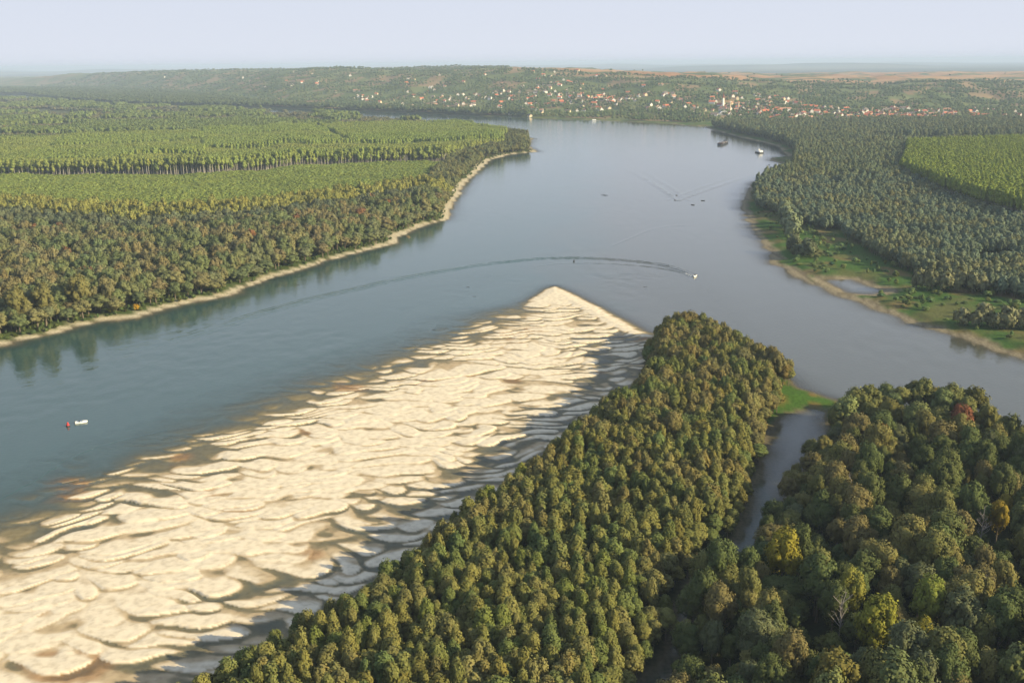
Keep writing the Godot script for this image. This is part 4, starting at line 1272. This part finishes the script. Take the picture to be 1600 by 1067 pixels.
func build_village() -> void:
	var walls := [mat(Color(0.74, 0.71, 0.65)), mat(Color(0.6, 0.5, 0.34)), mat(Color(0.56, 0.55, 0.52))]
	var roofs := [mat(Color(0.48, 0.15, 0.075)), mat(Color(0.33, 0.11, 0.07)), mat(Color(0.40, 0.22, 0.14)), mat(Color(0.16, 0.13, 0.115))]
	var wn := ["white", "ochre", "grey"]
	var rn := ["orange", "dark red", "brown", "grey"]
	var shapes := [house_meshes(9.0, 14.0, 4.2, 3.6), house_meshes(11.0, 17.0, 4.6, 4.2), house_meshes(9.5, 12.0, 6.4, 3.6)]
	var protos := {}
	var sets := [[[Vector2(880, -3477), Vector2(699, -3174), Vector2(815, -3296), Vector2(650, -3287), Vector2(815, -3524), Vector2(572, -3372), Vector2(597, -3443), Vector2(771, -3410), Vector2(766, -3448), Vector2(708, -3359), Vector2(766, -3338), Vector2(790, -3313), Vector2(860, -3490), Vector2(627, -3300), Vector2(820, -3410), Vector2(877, -3506), Vector2(667, -3233), Vector2(778, -3600), Vector2(792, -3241), Vector2(765, -3153), Vector2(835, -3359), Vector2(591, -3325), Vector2(579, -3659), Vector2(742, -3056), Vector2(685, -3300), Vector2(728, -3279), Vector2(782, -3460), Vector2(695, -3346), Vector2(912, -3633), Vector2(536, -3304), Vector2(693, -3241), Vector2(747, -3145), Vector2(697, -3486), Vector2(682, -3469), Vector2(810, -3346), Vector2(765, -3380), Vector2(896, -3401), Vector2(566, -3195), Vector2(820, -3174), Vector2(862, -3578), Vector2(717, -3448), Vector2(683, -3511), Vector2(738, -3296), Vector2(777, -3266), Vector2(579, -3266), Vector2(698, -3532), Vector2(865, -3401), Vector2(972, -3535), Vector2(611, -3389), Vector2(705, -3313), Vector2(740, -3452), Vector2(700, -3562), Vector2(1007, -3219), Vector2(748, -3073), Vector2(598, -2810), Vector2(1016, -3102), Vector2(791, -3094), Vector2(758, -3431), Vector2(679, -3191), Vector2(654, -3061), Vector2(671, -3002), Vector2(728, -3144), Vector2(718, -3082), Vector2(915, -3153), Vector2(877, -3069), Vector2(958, -3132), Vector2(991, -3102), Vector2(832, -3287), Vector2(1019, -3018), Vector2(761, -3111), Vector2(1015, -3127), Vector2(1055, -3207), Vector2(968, -2906), Vector2(818, -2856), Vector2(809, -3069), Vector2(758, -3165), Vector2(826, -3036), Vector2(728, -3224), Vector2(919, -3207), Vector2(685, -3090), Vector2(882, -3103), Vector2(860, -2869), Vector2(605, -3035), Vector2(882, -3015), Vector2(943, -3178), Vector2(782, -3170), Vector2(838, -3220), Vector2(965, -2968), Vector2(914, -3115), Vector2(819, -3258), Vector2(840, -2981), Vector2(938, -3052), Vector2(1024, -3249), Vector2(779, -3279), Vector2(820, -3124), Vector2(932, -3119), Vector2(990, -3299), Vector2(899, -2969), Vector2(1018, -3123), Vector2(989, -3241), Vector2(951, -3540), Vector2(1023, -3236), Vector2(1037, -3320), Vector2(969, -3123), Vector2(1037, -3253), Vector2(1052, -3215), Vector2(933, -3287), Vector2(1015, -3320), Vector2(959, -3203), Vector2(1005, -3371), Vector2(984, -3182), Vector2(926, -3132), Vector2(980, -3501), Vector2(929, -3195), Vector2(959, -3615), Vector2(967, -3400), Vector2(940, -3519), Vector2(1030, -3291), Vector2(961, -3002), Vector2(971, -3077), Vector2(989, -3666), Vector2(983, -3152), Vector2(1262, -3127), Vector2(982, -3014), Vector2(1066, -3060), Vector2(1155, -2981), Vector2(1065, -3039), Vector2(1106, -2939), Vector2(1198, -3064), Vector2(1226, -2939), Vector2(1153, -2881), Vector2(1230, -2997), Vector2(1232, -3106), Vector2(1193, -2935), Vector2(1100, -3039), Vector2(1219, -2918), Vector2(1118, -2968), Vector2(1190, -3169), Vector2(1125, -3198), Vector2(1206, -3235), Vector2(1049, -3014), Vector2(1196, -3022), Vector2(1271, -2964), Vector2(1013, -2902), Vector2(1033, -2906), Vector2(1066, -3106), Vector2(1067, -2910), Vector2(1118, -2810), Vector2(1168, -2935), Vector2(1028, -2943), Vector2(1086, -2943), Vector2(1152, -3031), Vector2(1153, -3085), Vector2(1314, -3147), Vector2(1134, -2906), Vector2(1215, -3027), Vector2(983, -2885), Vector2(1176, -3006), Vector2(1126, -3052), Vector2(1240, -3156), Vector2(1201, -2981), Vector2(1121, -2931), Vector2(1095, -3022), Vector2(1135, -3010), Vector2(1290, -2976), Vector2(1181, -3127), Vector2(1248, -3022), Vector2(1054, -3077), Vector2(1294, -3160), Vector2(1063, -2952), Vector2(1293, -3122), Vector2(1096, -2819), Vector2(1113, -3106), Vector2(1226, -3206), Vector2(1111, -2998), Vector2(1030, -2823), Vector2(1015, -3048), Vector2(1230, -3051), Vector2(1085, -2898), Vector2(1246, -3219), Vector2(1251, -2976), Vector2(1149, -2935), Vector2(1103, -3081), Vector2(1271, -3039), Vector2(1134, -3068), Vector2(1146, -3131), Vector2(1085, -2993), Vector2(1143, -2960), Vector2(1087, -3140), Vector2(1120, -3127), Vector2(1284, -2997), Vector2(1058, -2835), Vector2(1082, -2843), Vector2(1176, -2893), Vector2(1116, -3240), Vector2(1294, -3035), Vector2(1416, -3122), Vector2(1377, -3039), Vector2(1265, -2935), Vector2(1255, -3027), Vector2(1215, -2839), Vector2(1405, -2910), Vector2(1366, -3014), Vector2(1363, -2943), Vector2(1215, -2881), Vector2(1231, -2814), Vector2(1459, -2935), Vector2(1304, -2852), Vector2(1347, -2968), Vector2(1390, -2981), Vector2(1353, -3135), Vector2(1438, -2972), Vector2(1361, -2843), Vector2(1493, -3222), Vector2(1288, -3035), Vector2(1293, -3164), Vector2(1486, -3018), Vector2(1402, -2877), Vector2(1318, -3060), Vector2(1553, -3160), Vector2(1344, -3101), Vector2(1308, -3043), Vector2(1377, -3064), Vector2(1414, -3155), Vector2(1432, -2927), Vector2(1505, -3335), Vector2(1520, -3231), Vector2(1318, -2914), Vector2(1491, -3168), Vector2(1352, -3177), Vector2(906, -3608), Vector2(929, -3675), Vector2(940, -3751), Vector2(897, -3709), Vector2(784, -3553), Vector2(821, -3760), Vector2(949, -3776), Vector2(957, -3700), Vector2(980, -3687), Vector2(896, -3743), Vector2(815, -3617), Vector2(733, -3667), Vector2(882, -3582), Vector2(788, -3697), Vector2(758, -2985), Vector2(773, -2969), Vector2(835, -3153), Vector2(838, -2994), Vector2(748, -3149), Vector2(827, -2889), Vector2(907, -2839), Vector2(795, -2894), Vector2(858, -3006), Vector2(859, -2919), Vector2(953, -2956), Vector2(771, -2948), Vector2(937, -3056), Vector2(767, -2856), Vector2(822, -2948), Vector2(943, -2802), Vector2(773, -3107), Vector2(776, -2835), Vector2(955, -2860), Vector2(786, -3040), Vector2(781, -3056), Vector2(851, -2898), Vector2(817, -2981), Vector2(901, -2973), Vector2(1046, -3002), Vector2(855, -2844), Vector2(742, -3031), Vector2(860, -2769), Vector2(968, -2910), Vector2(722, -2769), Vector2(696, -2794), Vector2(971, -2935), Vector2(755, -2760), Vector2(750, -2927), Vector2(1137, -3014), Vector2(1091, -2868), Vector2(996, -2756), Vector2(1061, -2756), Vector2(1056, -3018), Vector2(1203, -2977), Vector2(1037, -2852), Vector2(1115, -2922), Vector2(1111, -2864), Vector2(1035, -2948), Vector2(1003, -2740), Vector2(1083, -2852), Vector2(1167, -2922), Vector2(1060, -2798), Vector2(1156, -2977), Vector2(1069, -2985), Vector2(1147, -2943), Vector2(1139, -2902), Vector2(1095, -2947), Vector2(1201, -2897), Vector2(1016, -2839), Vector2(988, -2931), Vector2(967, -2889), Vector2(1085, -2964)], "in the riverside village", "village_house"], [[Vector2(502, -3502), Vector2(364, -3619), Vector2(308, -3707), Vector2(329, -3779), Vector2(104, -3329), Vector2(78, -3551), Vector2(330, -3686), Vector2(128, -3674), Vector2(106, -3426), Vector2(326, -3555), Vector2(543, -3469), Vector2(161, -3776), Vector2(593, -3549), Vector2(453, -3388), Vector2(596, -3507), Vector2(0, -3321), Vector2(126, -3296), Vector2(436, -3599), Vector2(333, -3458), Vector2(245, -3427), Vector2(227, -3503), Vector2(772, -3811), Vector2(484, -3266), Vector2(251, -3575), Vector2(63, -3217), Vector2(515, -3409), Vector2(95, -3767), Vector2(-32, -3807), Vector2(301, -3491), Vector2(576, -3325), Vector2(571, -3591), Vector2(191, -3717), Vector2(367, -3538), Vector2(8, -3867), Vector2(190, -3351), Vector2(486, -3342), Vector2(431, -3624), Vector2(-34, -3668), Vector2(73, -3699), Vector2(91, -3497), Vector2(135, -3657), Vector2(296, -3605), Vector2(188, -3760), Vector2(213, -3743), Vector2(-630, -4469), Vector2(-616, -4499), Vector2(-700, -4697), Vector2(-607, -4380), Vector2(-678, -4685), Vector2(-601, -4508), Vector2(-602, -4355), Vector2(-634, -4439), Vector2(-663, -4528), Vector2(-680, -4502), Vector2(-645, -4528), Vector2(-672, -4558), Vector2(-165, -4067), Vector2(-383, -3853), Vector2(-175, -4156), Vector2(-299, -4094), Vector2(-422, -4054), Vector2(-363, -4250), Vector2(-286, -3955), Vector2(-77, -4014), Vector2(-259, -4086), Vector2(-176, -3918), Vector2(-39, -3701), Vector2(-138, -3928), Vector2(8, -4003), Vector2(-279, -4328), Vector2(-341, -4064), Vector2(-378, -3966), Vector2(-201, -3867), Vector2(82, -3894), Vector2(-70, -3726), Vector2(-143, -3776), Vector2(278, -4348), Vector2(-357, -4616), Vector2(172, -4329), Vector2(254, -4441), Vector2(-210, -5007), Vector2(-337, -5009), Vector2(-51, -4235), Vector2(302, -3787), Vector2(204, -4351), Vector2(-327, -4497), Vector2(247, -4377), Vector2(320, -4880), Vector2(-296, -4635), Vector2(153, -4694), Vector2(513, -3965), Vector2(256, -4352), Vector2(304, -3987), Vector2(508, -3778), Vector2(-52, -4112), Vector2(108, -4141), Vector2(-43, -9430), Vector2(261, -3956), Vector2(373, -4098), Vector2(301, -4297), Vector2(-96, -4281), Vector2(356, -3907), Vector2(224, -3951), Vector2(115, -4222), Vector2(43, -3863), Vector2(-2, -4173), Vector2(574, -3922), Vector2(303, -3428), Vector2(-27, -4283), Vector2(261, -3859), Vector2(277, -4101), Vector2(189, -4295), Vector2(152, -3933), Vector2(-116, -4801), Vector2(344, -3669), Vector2(225, -3985), Vector2(147, -4337), Vector2(394, -3645), Vector2(139, -4354), Vector2(-51, -4188), Vector2(-58, -4265), Vector2(-29, -4470), Vector2(-1700, -6624), Vector2(-485, -4984), Vector2(-1218, -5661), Vector2(-636, -5190), Vector2(-1171, -6177), Vector2(-1431, -5957), Vector2(-986, -5335), Vector2(-1142, -5950), Vector2(-1037, -5649), Vector2(-857, -6145), Vector2(-958, -5148), Vector2(-434, -4704), Vector2(-812, -4827), Vector2(-470, -4720), Vector2(-838, -5466), Vector2(-1154, -5609), Vector2(-2588, -7793), Vector2(-1032, -5615), Vector2(-1077, -5395), Vector2(-1109, -5845), Vector2(-976, -5259), Vector2(-1121, -5337), Vector2(-1305, -6292), Vector2(-1300, -5507), Vector2(-164, -4126), Vector2(224, -4058), Vector2(-452, -4891), Vector2(-230, -3812), Vector2(-356, -4531), Vector2(-141, -4280), Vector2(-93, -4051), Vector2(-197, -3851), Vector2(-588, -4559), Vector2(-246, -4265), Vector2(-2, -3968), Vector2(102, -4043), Vector2(55, -4306), Vector2(47, -4182), Vector2(-364, -4403), Vector2(-195, -4309), Vector2(322, -3898), Vector2(42, -3605), Vector2(-137, -3868), Vector2(-136, -4238), Vector2(-256, -4031), Vector2(105, -3983), Vector2(205, -3671), Vector2(70, -3881), Vector2(-216, -4317), Vector2(-281, -4234), Vector2(-34, -4189), Vector2(163, -3734), Vector2(158, -4112), Vector2(-64, -4316), Vector2(60, -3745), Vector2(220, -3693), Vector2(-291, -4103), Vector2(-526, -4175), Vector2(-205, -4616), Vector2(-285, -4567), Vector2(-67, -4252), Vector2(-320, -4306), Vector2(-449, -4563), Vector2(39, -4088), Vector2(-480, -4273), Vector2(-404, -4342), Vector2(-345, -4612), Vector2(162, -4172), Vector2(-122, -4191), Vector2(200, -4283), Vector2(-118, -4136), Vector2(-238, -4108), Vector2(-60, -3925), Vector2(190, -3951), Vector2(361, -3627), Vector2(70, -4029), Vector2(101, -3665), Vector2(356, -3589), Vector2(160, -4014), Vector2(601, -3359), Vector2(473, -3460), Vector2(179, -4061), Vector2(203, -4185), Vector2(419, -3666), Vector2(229, -3854), Vector2(442, -3785), Vector2(259, -3706), Vector2(353, -3835), Vector2(331, -3724), Vector2(545, -3646), Vector2(240, -3756), Vector2(277, -3706), Vector2(490, -3413), Vector2(442, -3857), Vector2(140, -4048), Vector2(484, -3684), Vector2(188, -3879), Vector2(277, -3957), Vector2(554, -3672), Vector2(323, -3856), Vector2(246, -3999), Vector2(277, -3910), Vector2(562, -3689), Vector2(374, -3725), Vector2(461, -3684), Vector2(224, -3423), Vector2(128, -4609), Vector2(364, -3703), Vector2(521, -3401), Vector2(451, -3345), Vector2(293, -3808), Vector2(93, -3902), Vector2(509, -3714), Vector2(198, -3964), Vector2(240, -4593), Vector2(542, -7050), Vector2(326, -4960), Vector2(323, -4934), Vector2(417, -4502), Vector2(167, -4851), Vector2(20, -5040), Vector2(174, -4964), Vector2(186, -4661), Vector2(361, -4641), Vector2(-100, -6080), Vector2(396, -4662), Vector2(46, -5207), Vector2(210, -4834), Vector2(308, -11099), Vector2(106, -4800)], "scattered over the hillside", "hillside_house"]]
	for s in sets:
		var k := 0
		for p in s[0]:
			var q: Vector2 = p
			var w: int = [0, 0, 0, 1, 2, 0, 1][rng.randi() % 7]
			var f: int = [0, 0, 1, 2, 0, 3][rng.randi() % 6]
			var b := rng.randi() % 3
			var key := "%s%d%d%d" % [s[2], w, f, b]
			var y := ground(q.x, q.y)
			var o: Node3D
			if protos.has(key):
				o = protos[key].duplicate()
				o.name = numbered(s[2])
				add_child(o)
			else:
				o = base(s[2], Vector3.ZERO)
				part("wall", shapes[b][0], walls[w], o)
				part("roof", shapes[b][1], roofs[f], o)
				part("chimney", shapes[b][2], walls[w], o)
				protos[key] = o
			o.position = Vector3(q.x, y, q.y)
			o.rotation.y = [0.35, 0.35 + PI / 2, 0.1, 1.2][rng.randi() % 4] + rng.randf_range(-0.15, 0.15)
			var size := rng.randf_range(0.9, 1.25)
			o.scale = Vector3(size, size, size)
			var place := "beside the church"
			if s[2] == "village_house":
				if q.x > 1150.0: place = "at the village's far end past the fields"
				elif q.x > 1000.0: place = "on the village street beyond the orange-roofed hall"
				elif q.x > 820.0: place = "near the orange-roofed hall" if q.y < -2950.0 else "at the wood's edge below the white hall"
				elif q.y > -3150.0: place = "near the chimney by the river"
			else:
				if q.x > 450.0: place = "on the slope upstream of the church" if hill_d(q.x, q.y) < 900.0 else "high above the church near the fields"
				elif q.x > -100.0: place = "low on the hill above the river" if hill_d(q.x, q.y) < 700.0 else "high on the hill near its crest"
				else: place = "low on the wooded hill across the water" if hill_d(q.x, q.y) < 800.0 else "high on the wooded hill's far shoulder"
			var form: String = ["small", "large", "two-storey"][b]
			tag(o, "%s %s-walled house with %s roof %s" % [form, wn[w], rn[f], place], "house", "%s %s houses with %s roofs %s" % [form, wn[w], rn[f], place])
			k += 1
	# landmarks
	var ch: Vector2 = Vector2(690, -3376)
	var c := base("church", Vector3(ch.x, ground(ch.x, ch.y), ch.y), 0.4)
	var hm := house_meshes(13.0, 28.0, 10.0, 6.0)
	part("nave_wall", hm[0], M.plaster, c)
	part("nave_roof", hm[1], roofs[1], c)
	part("tower", solid(Vector3(0, 13.0, 17.0), Vector3(5.8, 30.0, 5.8)), M.plaster, c)
	part("belfry", solid(Vector3(0, 30.0, 17.0), Vector3(4.8, 5.0, 4.8)), M.plaster, c)
	part("spire", cyl(Vector3(0, 32.5, 17.0), Vector3(0, 50.0, 17.0), 3.4, 0.1, 8), roofs[1], c)
	part("cross", solid(Vector3(0, 51.2, 17.0), Vector3(0.3, 3.0, 0.3)), M.grey_paint, c)
	tag(c, "white church with a tall slender tower and pointed red spire above the village", "church")
	var ta: Vector2 = Vector2(670, -3128)
	var tw := base("chimney_tower", Vector3(ta.x, ground(ta.x, ta.y), ta.y))
	part("shaft", cyl(Vector3(0, -1, 0), Vector3(0, 34, 0), 3.0, 2.3, 12), M.tower_tan, tw)
	part("rim", cyl(Vector3(0, 33, 0), Vector3(0, 35, 0), 2.8, 2.8, 12), M.plaster, tw)
	tag(tw, "tall tan chimney by the river below the church, the taller of two", "tower")
	var tb: Vector2 = Vector2(721, -3245)
	tw = base("chimney_tower", Vector3(tb.x, ground(tb.x, tb.y), tb.y))
	part("shaft", cyl(Vector3(0, -1, 0), Vector3(0, 25, 0), 3.2, 2.6, 12), M.tower_tan, tw)
	part("rim", cyl(Vector3(0, 24, 0), Vector3(0, 26, 0), 3.0, 3.0, 12), M.orange_tile, tw)
	tag(tw, "tan tower with an orange top among the church's neighbours, the shorter of two", "tower")
	var ar: Vector2 = Vector2(636, -3065)
	var hall := base("arched_hall", Vector3(ar.x, ground(ar.x, ar.y), ar.y), 0.2)
	var sh := new_arrays()
	for k in 12:
		var g0 := PI * k / 12.0
		var g1 := PI * (k + 1) / 12.0
		var p0 := Vector3(-cos(g0) * 15.0, sin(g0) * 11.0, 0)
		var p1 := Vector3(-cos(g1) * 15.0, sin(g1) * 11.0, 0)
		face(sh, [p0 + Vector3(0, 0, 9), p0 - Vector3(0, 0, 9), p1 - Vector3(0, 0, 9), p1 + Vector3(0, 0, 9)])
		face(sh, [Vector3(0, -1, 8.6), p0 * 0.98 + Vector3(0, 0, 8.6), p1 * 0.98 + Vector3(0, 0, 8.6)])
	part("vault", commit(sh), M.grey_paint, hall)
	var ri := new_arrays()
	for k in 12:
		var g0 := PI * k / 12.0
		var g1 := PI * (k + 1) / 12.0
		tube(ri, Vector3(-cos(g0) * 15.2, sin(g0) * 11.2, 9.1), Vector3(-cos(g1) * 15.2, sin(g1) * 11.2, 9.1), 0.7, 0.7, 6)
	part("arch_rim", commit(ri), M.white_paint, hall)
	tag(hall, "round-vaulted hall with a white arched rim at the village waterside", "hall")
	var oh: Vector2 = Vector2(964, -3312)
	var big := base("orange_roofed_hall", Vector3(oh.x, ground(oh.x, oh.y), oh.y), 1.35)
	hm = house_meshes(19.0, 36.0, 6.0, 6.0)
	part("wall", hm[0], walls[0], big)
	part("roof", hm[1], M.orange_tile, big)
	tag(big, "long hall with the largest bright orange roof in the village", "hall")
	var wh: Vector2 = Vector2(844, -3145)
	big = base("white_hall", Vector3(wh.x, ground(wh.x, wh.y), wh.y), 1.5)
	hm = house_meshes(14.0, 32.0, 9.0, 3.6)
	part("wall", hm[0], M.white_paint, big)
	part("roof", hm[1], roofs[2], big)
	tag(big, "long white two-storey building in the middle of the village", "building")

func build_boats() -> void:
	# speedboat drawing the long curved wake
	var sp := motor_boat("speedboat", Vector3(146, 0.1, -783), 2.75, 7.0, "white speedboat at the end of the long curved wake", M.white_paint, M.white_paint)
	sp.rotation.x = 0.06
	var foam := new_arrays()
	for k in 26:
		var t := k / 26.0
		var p := Vector2(143.6, -785.0).lerp(Vector2(139.5, -797.0), t)
		ball(foam, Vector3(p.x + rng.randf_range(-1, 1) * (0.5 + t * 1.2), 0.05, p.y + rng.randf_range(-1, 1) * (0.5 + t * 1.2)), Vector3(0.7, 0.3, 0.7) * (1.1 - t * 0.7), Color.WHITE)
	top("spray_foam", commit(foam), M.foam, "white spray behind the speedboat", "foam", "", "stuff")
	var dw := Color(0.03, 0.045, 0.047)
	wake("boat_wake", [Vector2(145, -780), Vector2(143, -796), Vector2(137, -812), Vector2(127, -831), Vector2(110, -846), Vector2(84, -859), Vector2(57, -866), Vector2(29, -865), Vector2(1, -854), Vector2(-27, -839), Vector2(-52, -818), Vector2(-77, -796), Vector2(-100, -772), Vector2(-121, -746), Vector2(-141, -723), Vector2(-159, -695), Vector2(-175, -670), Vector2(-190, -642), Vector2(-204, -618), Vector2(-221, -596), Vector2(-241, -577)], [[0.0, 3.2, 0.62, 0.5], [4.2, 2.2, 0.36, 1.0], [-3.8, 2.2, 0.32, -0.8]], "long curved wake of the speedboat", dw)
	wake("inner_wake", [Vector2(145, -780), Vector2(141, -791), Vector2(134, -804), Vector2(118, -821), Vector2(98, -832), Vector2(71, -842), Vector2(50, -843), Vector2(33, -839), Vector2(17, -828)], [[0.0, 2.4, 0.46, 0.0], [2.8, 1.8, 0.26, 1.0]], "inner line of the speedboat's wake", dw)
	wake("cross_wake", [Vector2(205, -1231), Vector2(202, -1314), Vector2(194, -1439), Vector2(177, -1629)], [[0.0, 8.0, 0.55, 8.0], [14.0, 8.0, 0.3, 14.0]], "left arm of the spreading far wake", dw)
	wake("cross_wake", [Vector2(205, -1231), Vector2(235, -1285), Vector2(279, -1363), Vector2(365, -1508)], [[0.0, 8.0, 0.55, -8.0], [-14.0, 8.0, 0.3, -14.0]], "right arm of the spreading far wake", dw)
	wake("far_wake", [Vector2(93, -922), Vector2(116, -966), Vector2(145, -1019), Vector2(175, -1042), Vector2(215, -1044)], [[0.0, 4.0, 0.2, 0.0]], "faint wake in mid river", dw)
	wake("current_seam", [Vector2(-208, -356), Vector2(-204, -369), Vector2(-198, -388), Vector2(-194, -411), Vector2(-182, -430), Vector2(-163, -445)], [[0.0, 0.5, 0.14, 0.0]], "thin dark seam of current beside the sandbar", dw)
	# small craft
	motor_boat("motor_boat", Vector3(-208, 0, -456), -1.2, 5.5, "small white boat lying beside the red buoy off the sandbar", M.white_paint, M.white_paint)
	var b := base("channel_buoy", Vector3(-212.5, 0, -451.5))
	part("float", cyl(Vector3(0, -0.4, 0), Vector3(0, 0.7, 0), 1.0, 0.95, 12), M.dark_paint, b)
	part("body", cyl(Vector3(0, 0.7, 0), Vector3(0, 2.6, 0), 0.85, 0.3, 12), M.red_paint, b)
	part("top_mark", cyl(Vector3(0, 2.6, 0), Vector3(0, 3.1, 0), 0.4, 0.4, 10), M.red_paint, b)
	b.scale = Vector3(1.0, 0.62, 1.0)
	tag(b, "red channel buoy with a dark base beside the small white boat", "buoy")
	var d := base("channel_buoy", Vector3(54, 0, -850))
	part("float", cyl(Vector3(0, -0.4, 0), Vector3(0, 0.6, 0), 0.8, 0.75, 12), M.dark_paint, d)
	part("body", cyl(Vector3(0, 0.6, 0), Vector3(0, 1.9, 0), 0.6, 0.2, 12), M.dark_paint, d)
	tag(d, "dark buoy bobbing on the speedboat's curved wake", "buoy")
	rowing_boat(Vector3(203, 0, -1238), 0.5, "small dark boat at the point of the spreading wake")
	rowing_boat(Vector3(212, 0, -1285), 0.3, "small dark boat just upstream of the one at the wake's point")
	rowing_boat(Vector3(236, 0, -1232), 1.2, "small dark boat between the wake's point and the meadow beach")
	rowing_boat(Vector3(217, 0, -1195), 0.9, "small dark boat downstream of the spreading wake, nearest of the four")
	rowing_boat(Vector3(424, 0, -1660), 0.4, "small dark boat off the far groyne, the one farther out")
	rowing_boat(Vector3(418, 0, -1625), 0.7, "small dark boat off the far groyne, the one nearer the bank")
	# barge: a long open hopper
	var bar := base("cargo_barge", Vector3(438, 0, -2100), -0.38 + PI)
	var hm := hull([[-36.0, 3.0, 0.0, 2.6], [-31.0, 5.2, -0.8, 2.4], [0.0, 5.4, -0.8, 2.3], [32.0, 5.4, -0.8, 2.3], [36.0, 4.6, -0.2, 2.5]], 0.05)
	part("hull", hm[0], M.dark_paint, bar)
	part("deck", hm[1], M.rust, bar)
	for k in 4:
		part("hatch_cover", solid(Vector3(0, 2.9, -22.0 + k * 14.2), Vector3(8.0, 1.3, 12.8)), M.grey_paint if k % 2 else M.rust, bar)
	part("deckhouse", solid(Vector3(0, 3.6, 32.0), Vector3(6.5, 2.6, 4.5)), M.dark_paint, bar)
	bar.scale = Vector3(1.15, 1.25, 1.0)
	tag(bar, "long dark cargo barge anchored in the bay below the village", "barge")
	var tug := base("river_tug", Vector3(462, 0, -1888), 0.25)
	hm = hull([[-14.0, 2.6, 0.0, 2.9], [-10.0, 4.6, -0.8, 2.5], [0.0, 5.0, -0.8, 2.2], [14.0, 4.8, -0.4, 2.2]], 0.05)
	part("hull", hm[0], M.dark_paint, tug)
	part("deck", hm[1], M.grey_paint, tug)
	part("deckhouse", solid(Vector3(0, 3.9, 3.0), Vector3(7.6, 3.4, 15.0)), M.white_paint, tug)
	part("wheelhouse", solid(Vector3(0, 6.9, 0.5), Vector3(5.4, 2.6, 5.0)), M.white_paint, tug)
	part("window_band", solid(Vector3(0, 7.3, 0.5), Vector3(5.5, 0.9, 5.1)), M.glass, tug)
	part("funnel", cyl(Vector3(0, 5.6, 7.0), Vector3(0, 9.0, 7.0), 0.7, 0.6, 10), M.dark_paint, tug)
	part("mast", cyl(Vector3(0, 8.2, 0.5), Vector3(0, 12.0, 0.5), 0.12, 0.08, 6), M.white_paint, tug)
	tug.scale = Vector3(0.85, 0.85, 0.85)
	tag(tug, "river boat with dark hull and white deckhouse moored by the wooded bank", "boat")
	var pon := base("landing_stage", Vector3(250, 0, -2995), 0.1)
	part("pontoon", solid(Vector3(0, 0.4, 0), Vector3(26, 1.6, 7)), M.grey_paint, pon)
	part("cabin", solid(Vector3(-4, 2.6, 0), Vector3(11, 2.8, 5)), M.white_paint, pon)
	tag(pon, "white landing stage moored at the foot of the hill", "landing stage")
	motor_boat("motor_boat", Vector3(505, 0, -2640), 0.3, 9.0, "white motor boat moored under the trees at the village end", M.white_paint, M.white_paint)
	# driftwood caught off the sandbar
	var dr := base("driftwood_log", Vector3(-183, 0.05, -385), 0.5)
	part("trunk", cyl(Vector3(-3.5, 0, 0), Vector3(3.0, 0.25, 0.4), 0.35, 0.2, 7), M.bark, dr)
	part("branch", cyl(Vector3(0.5, 0.1, 0), Vector3(1.6, 1.3, 0.7), 0.14, 0.06, 5), M.bark, dr)
	tag(dr, "dark driftwood log stranded in the shallows off the sandbar", "log")
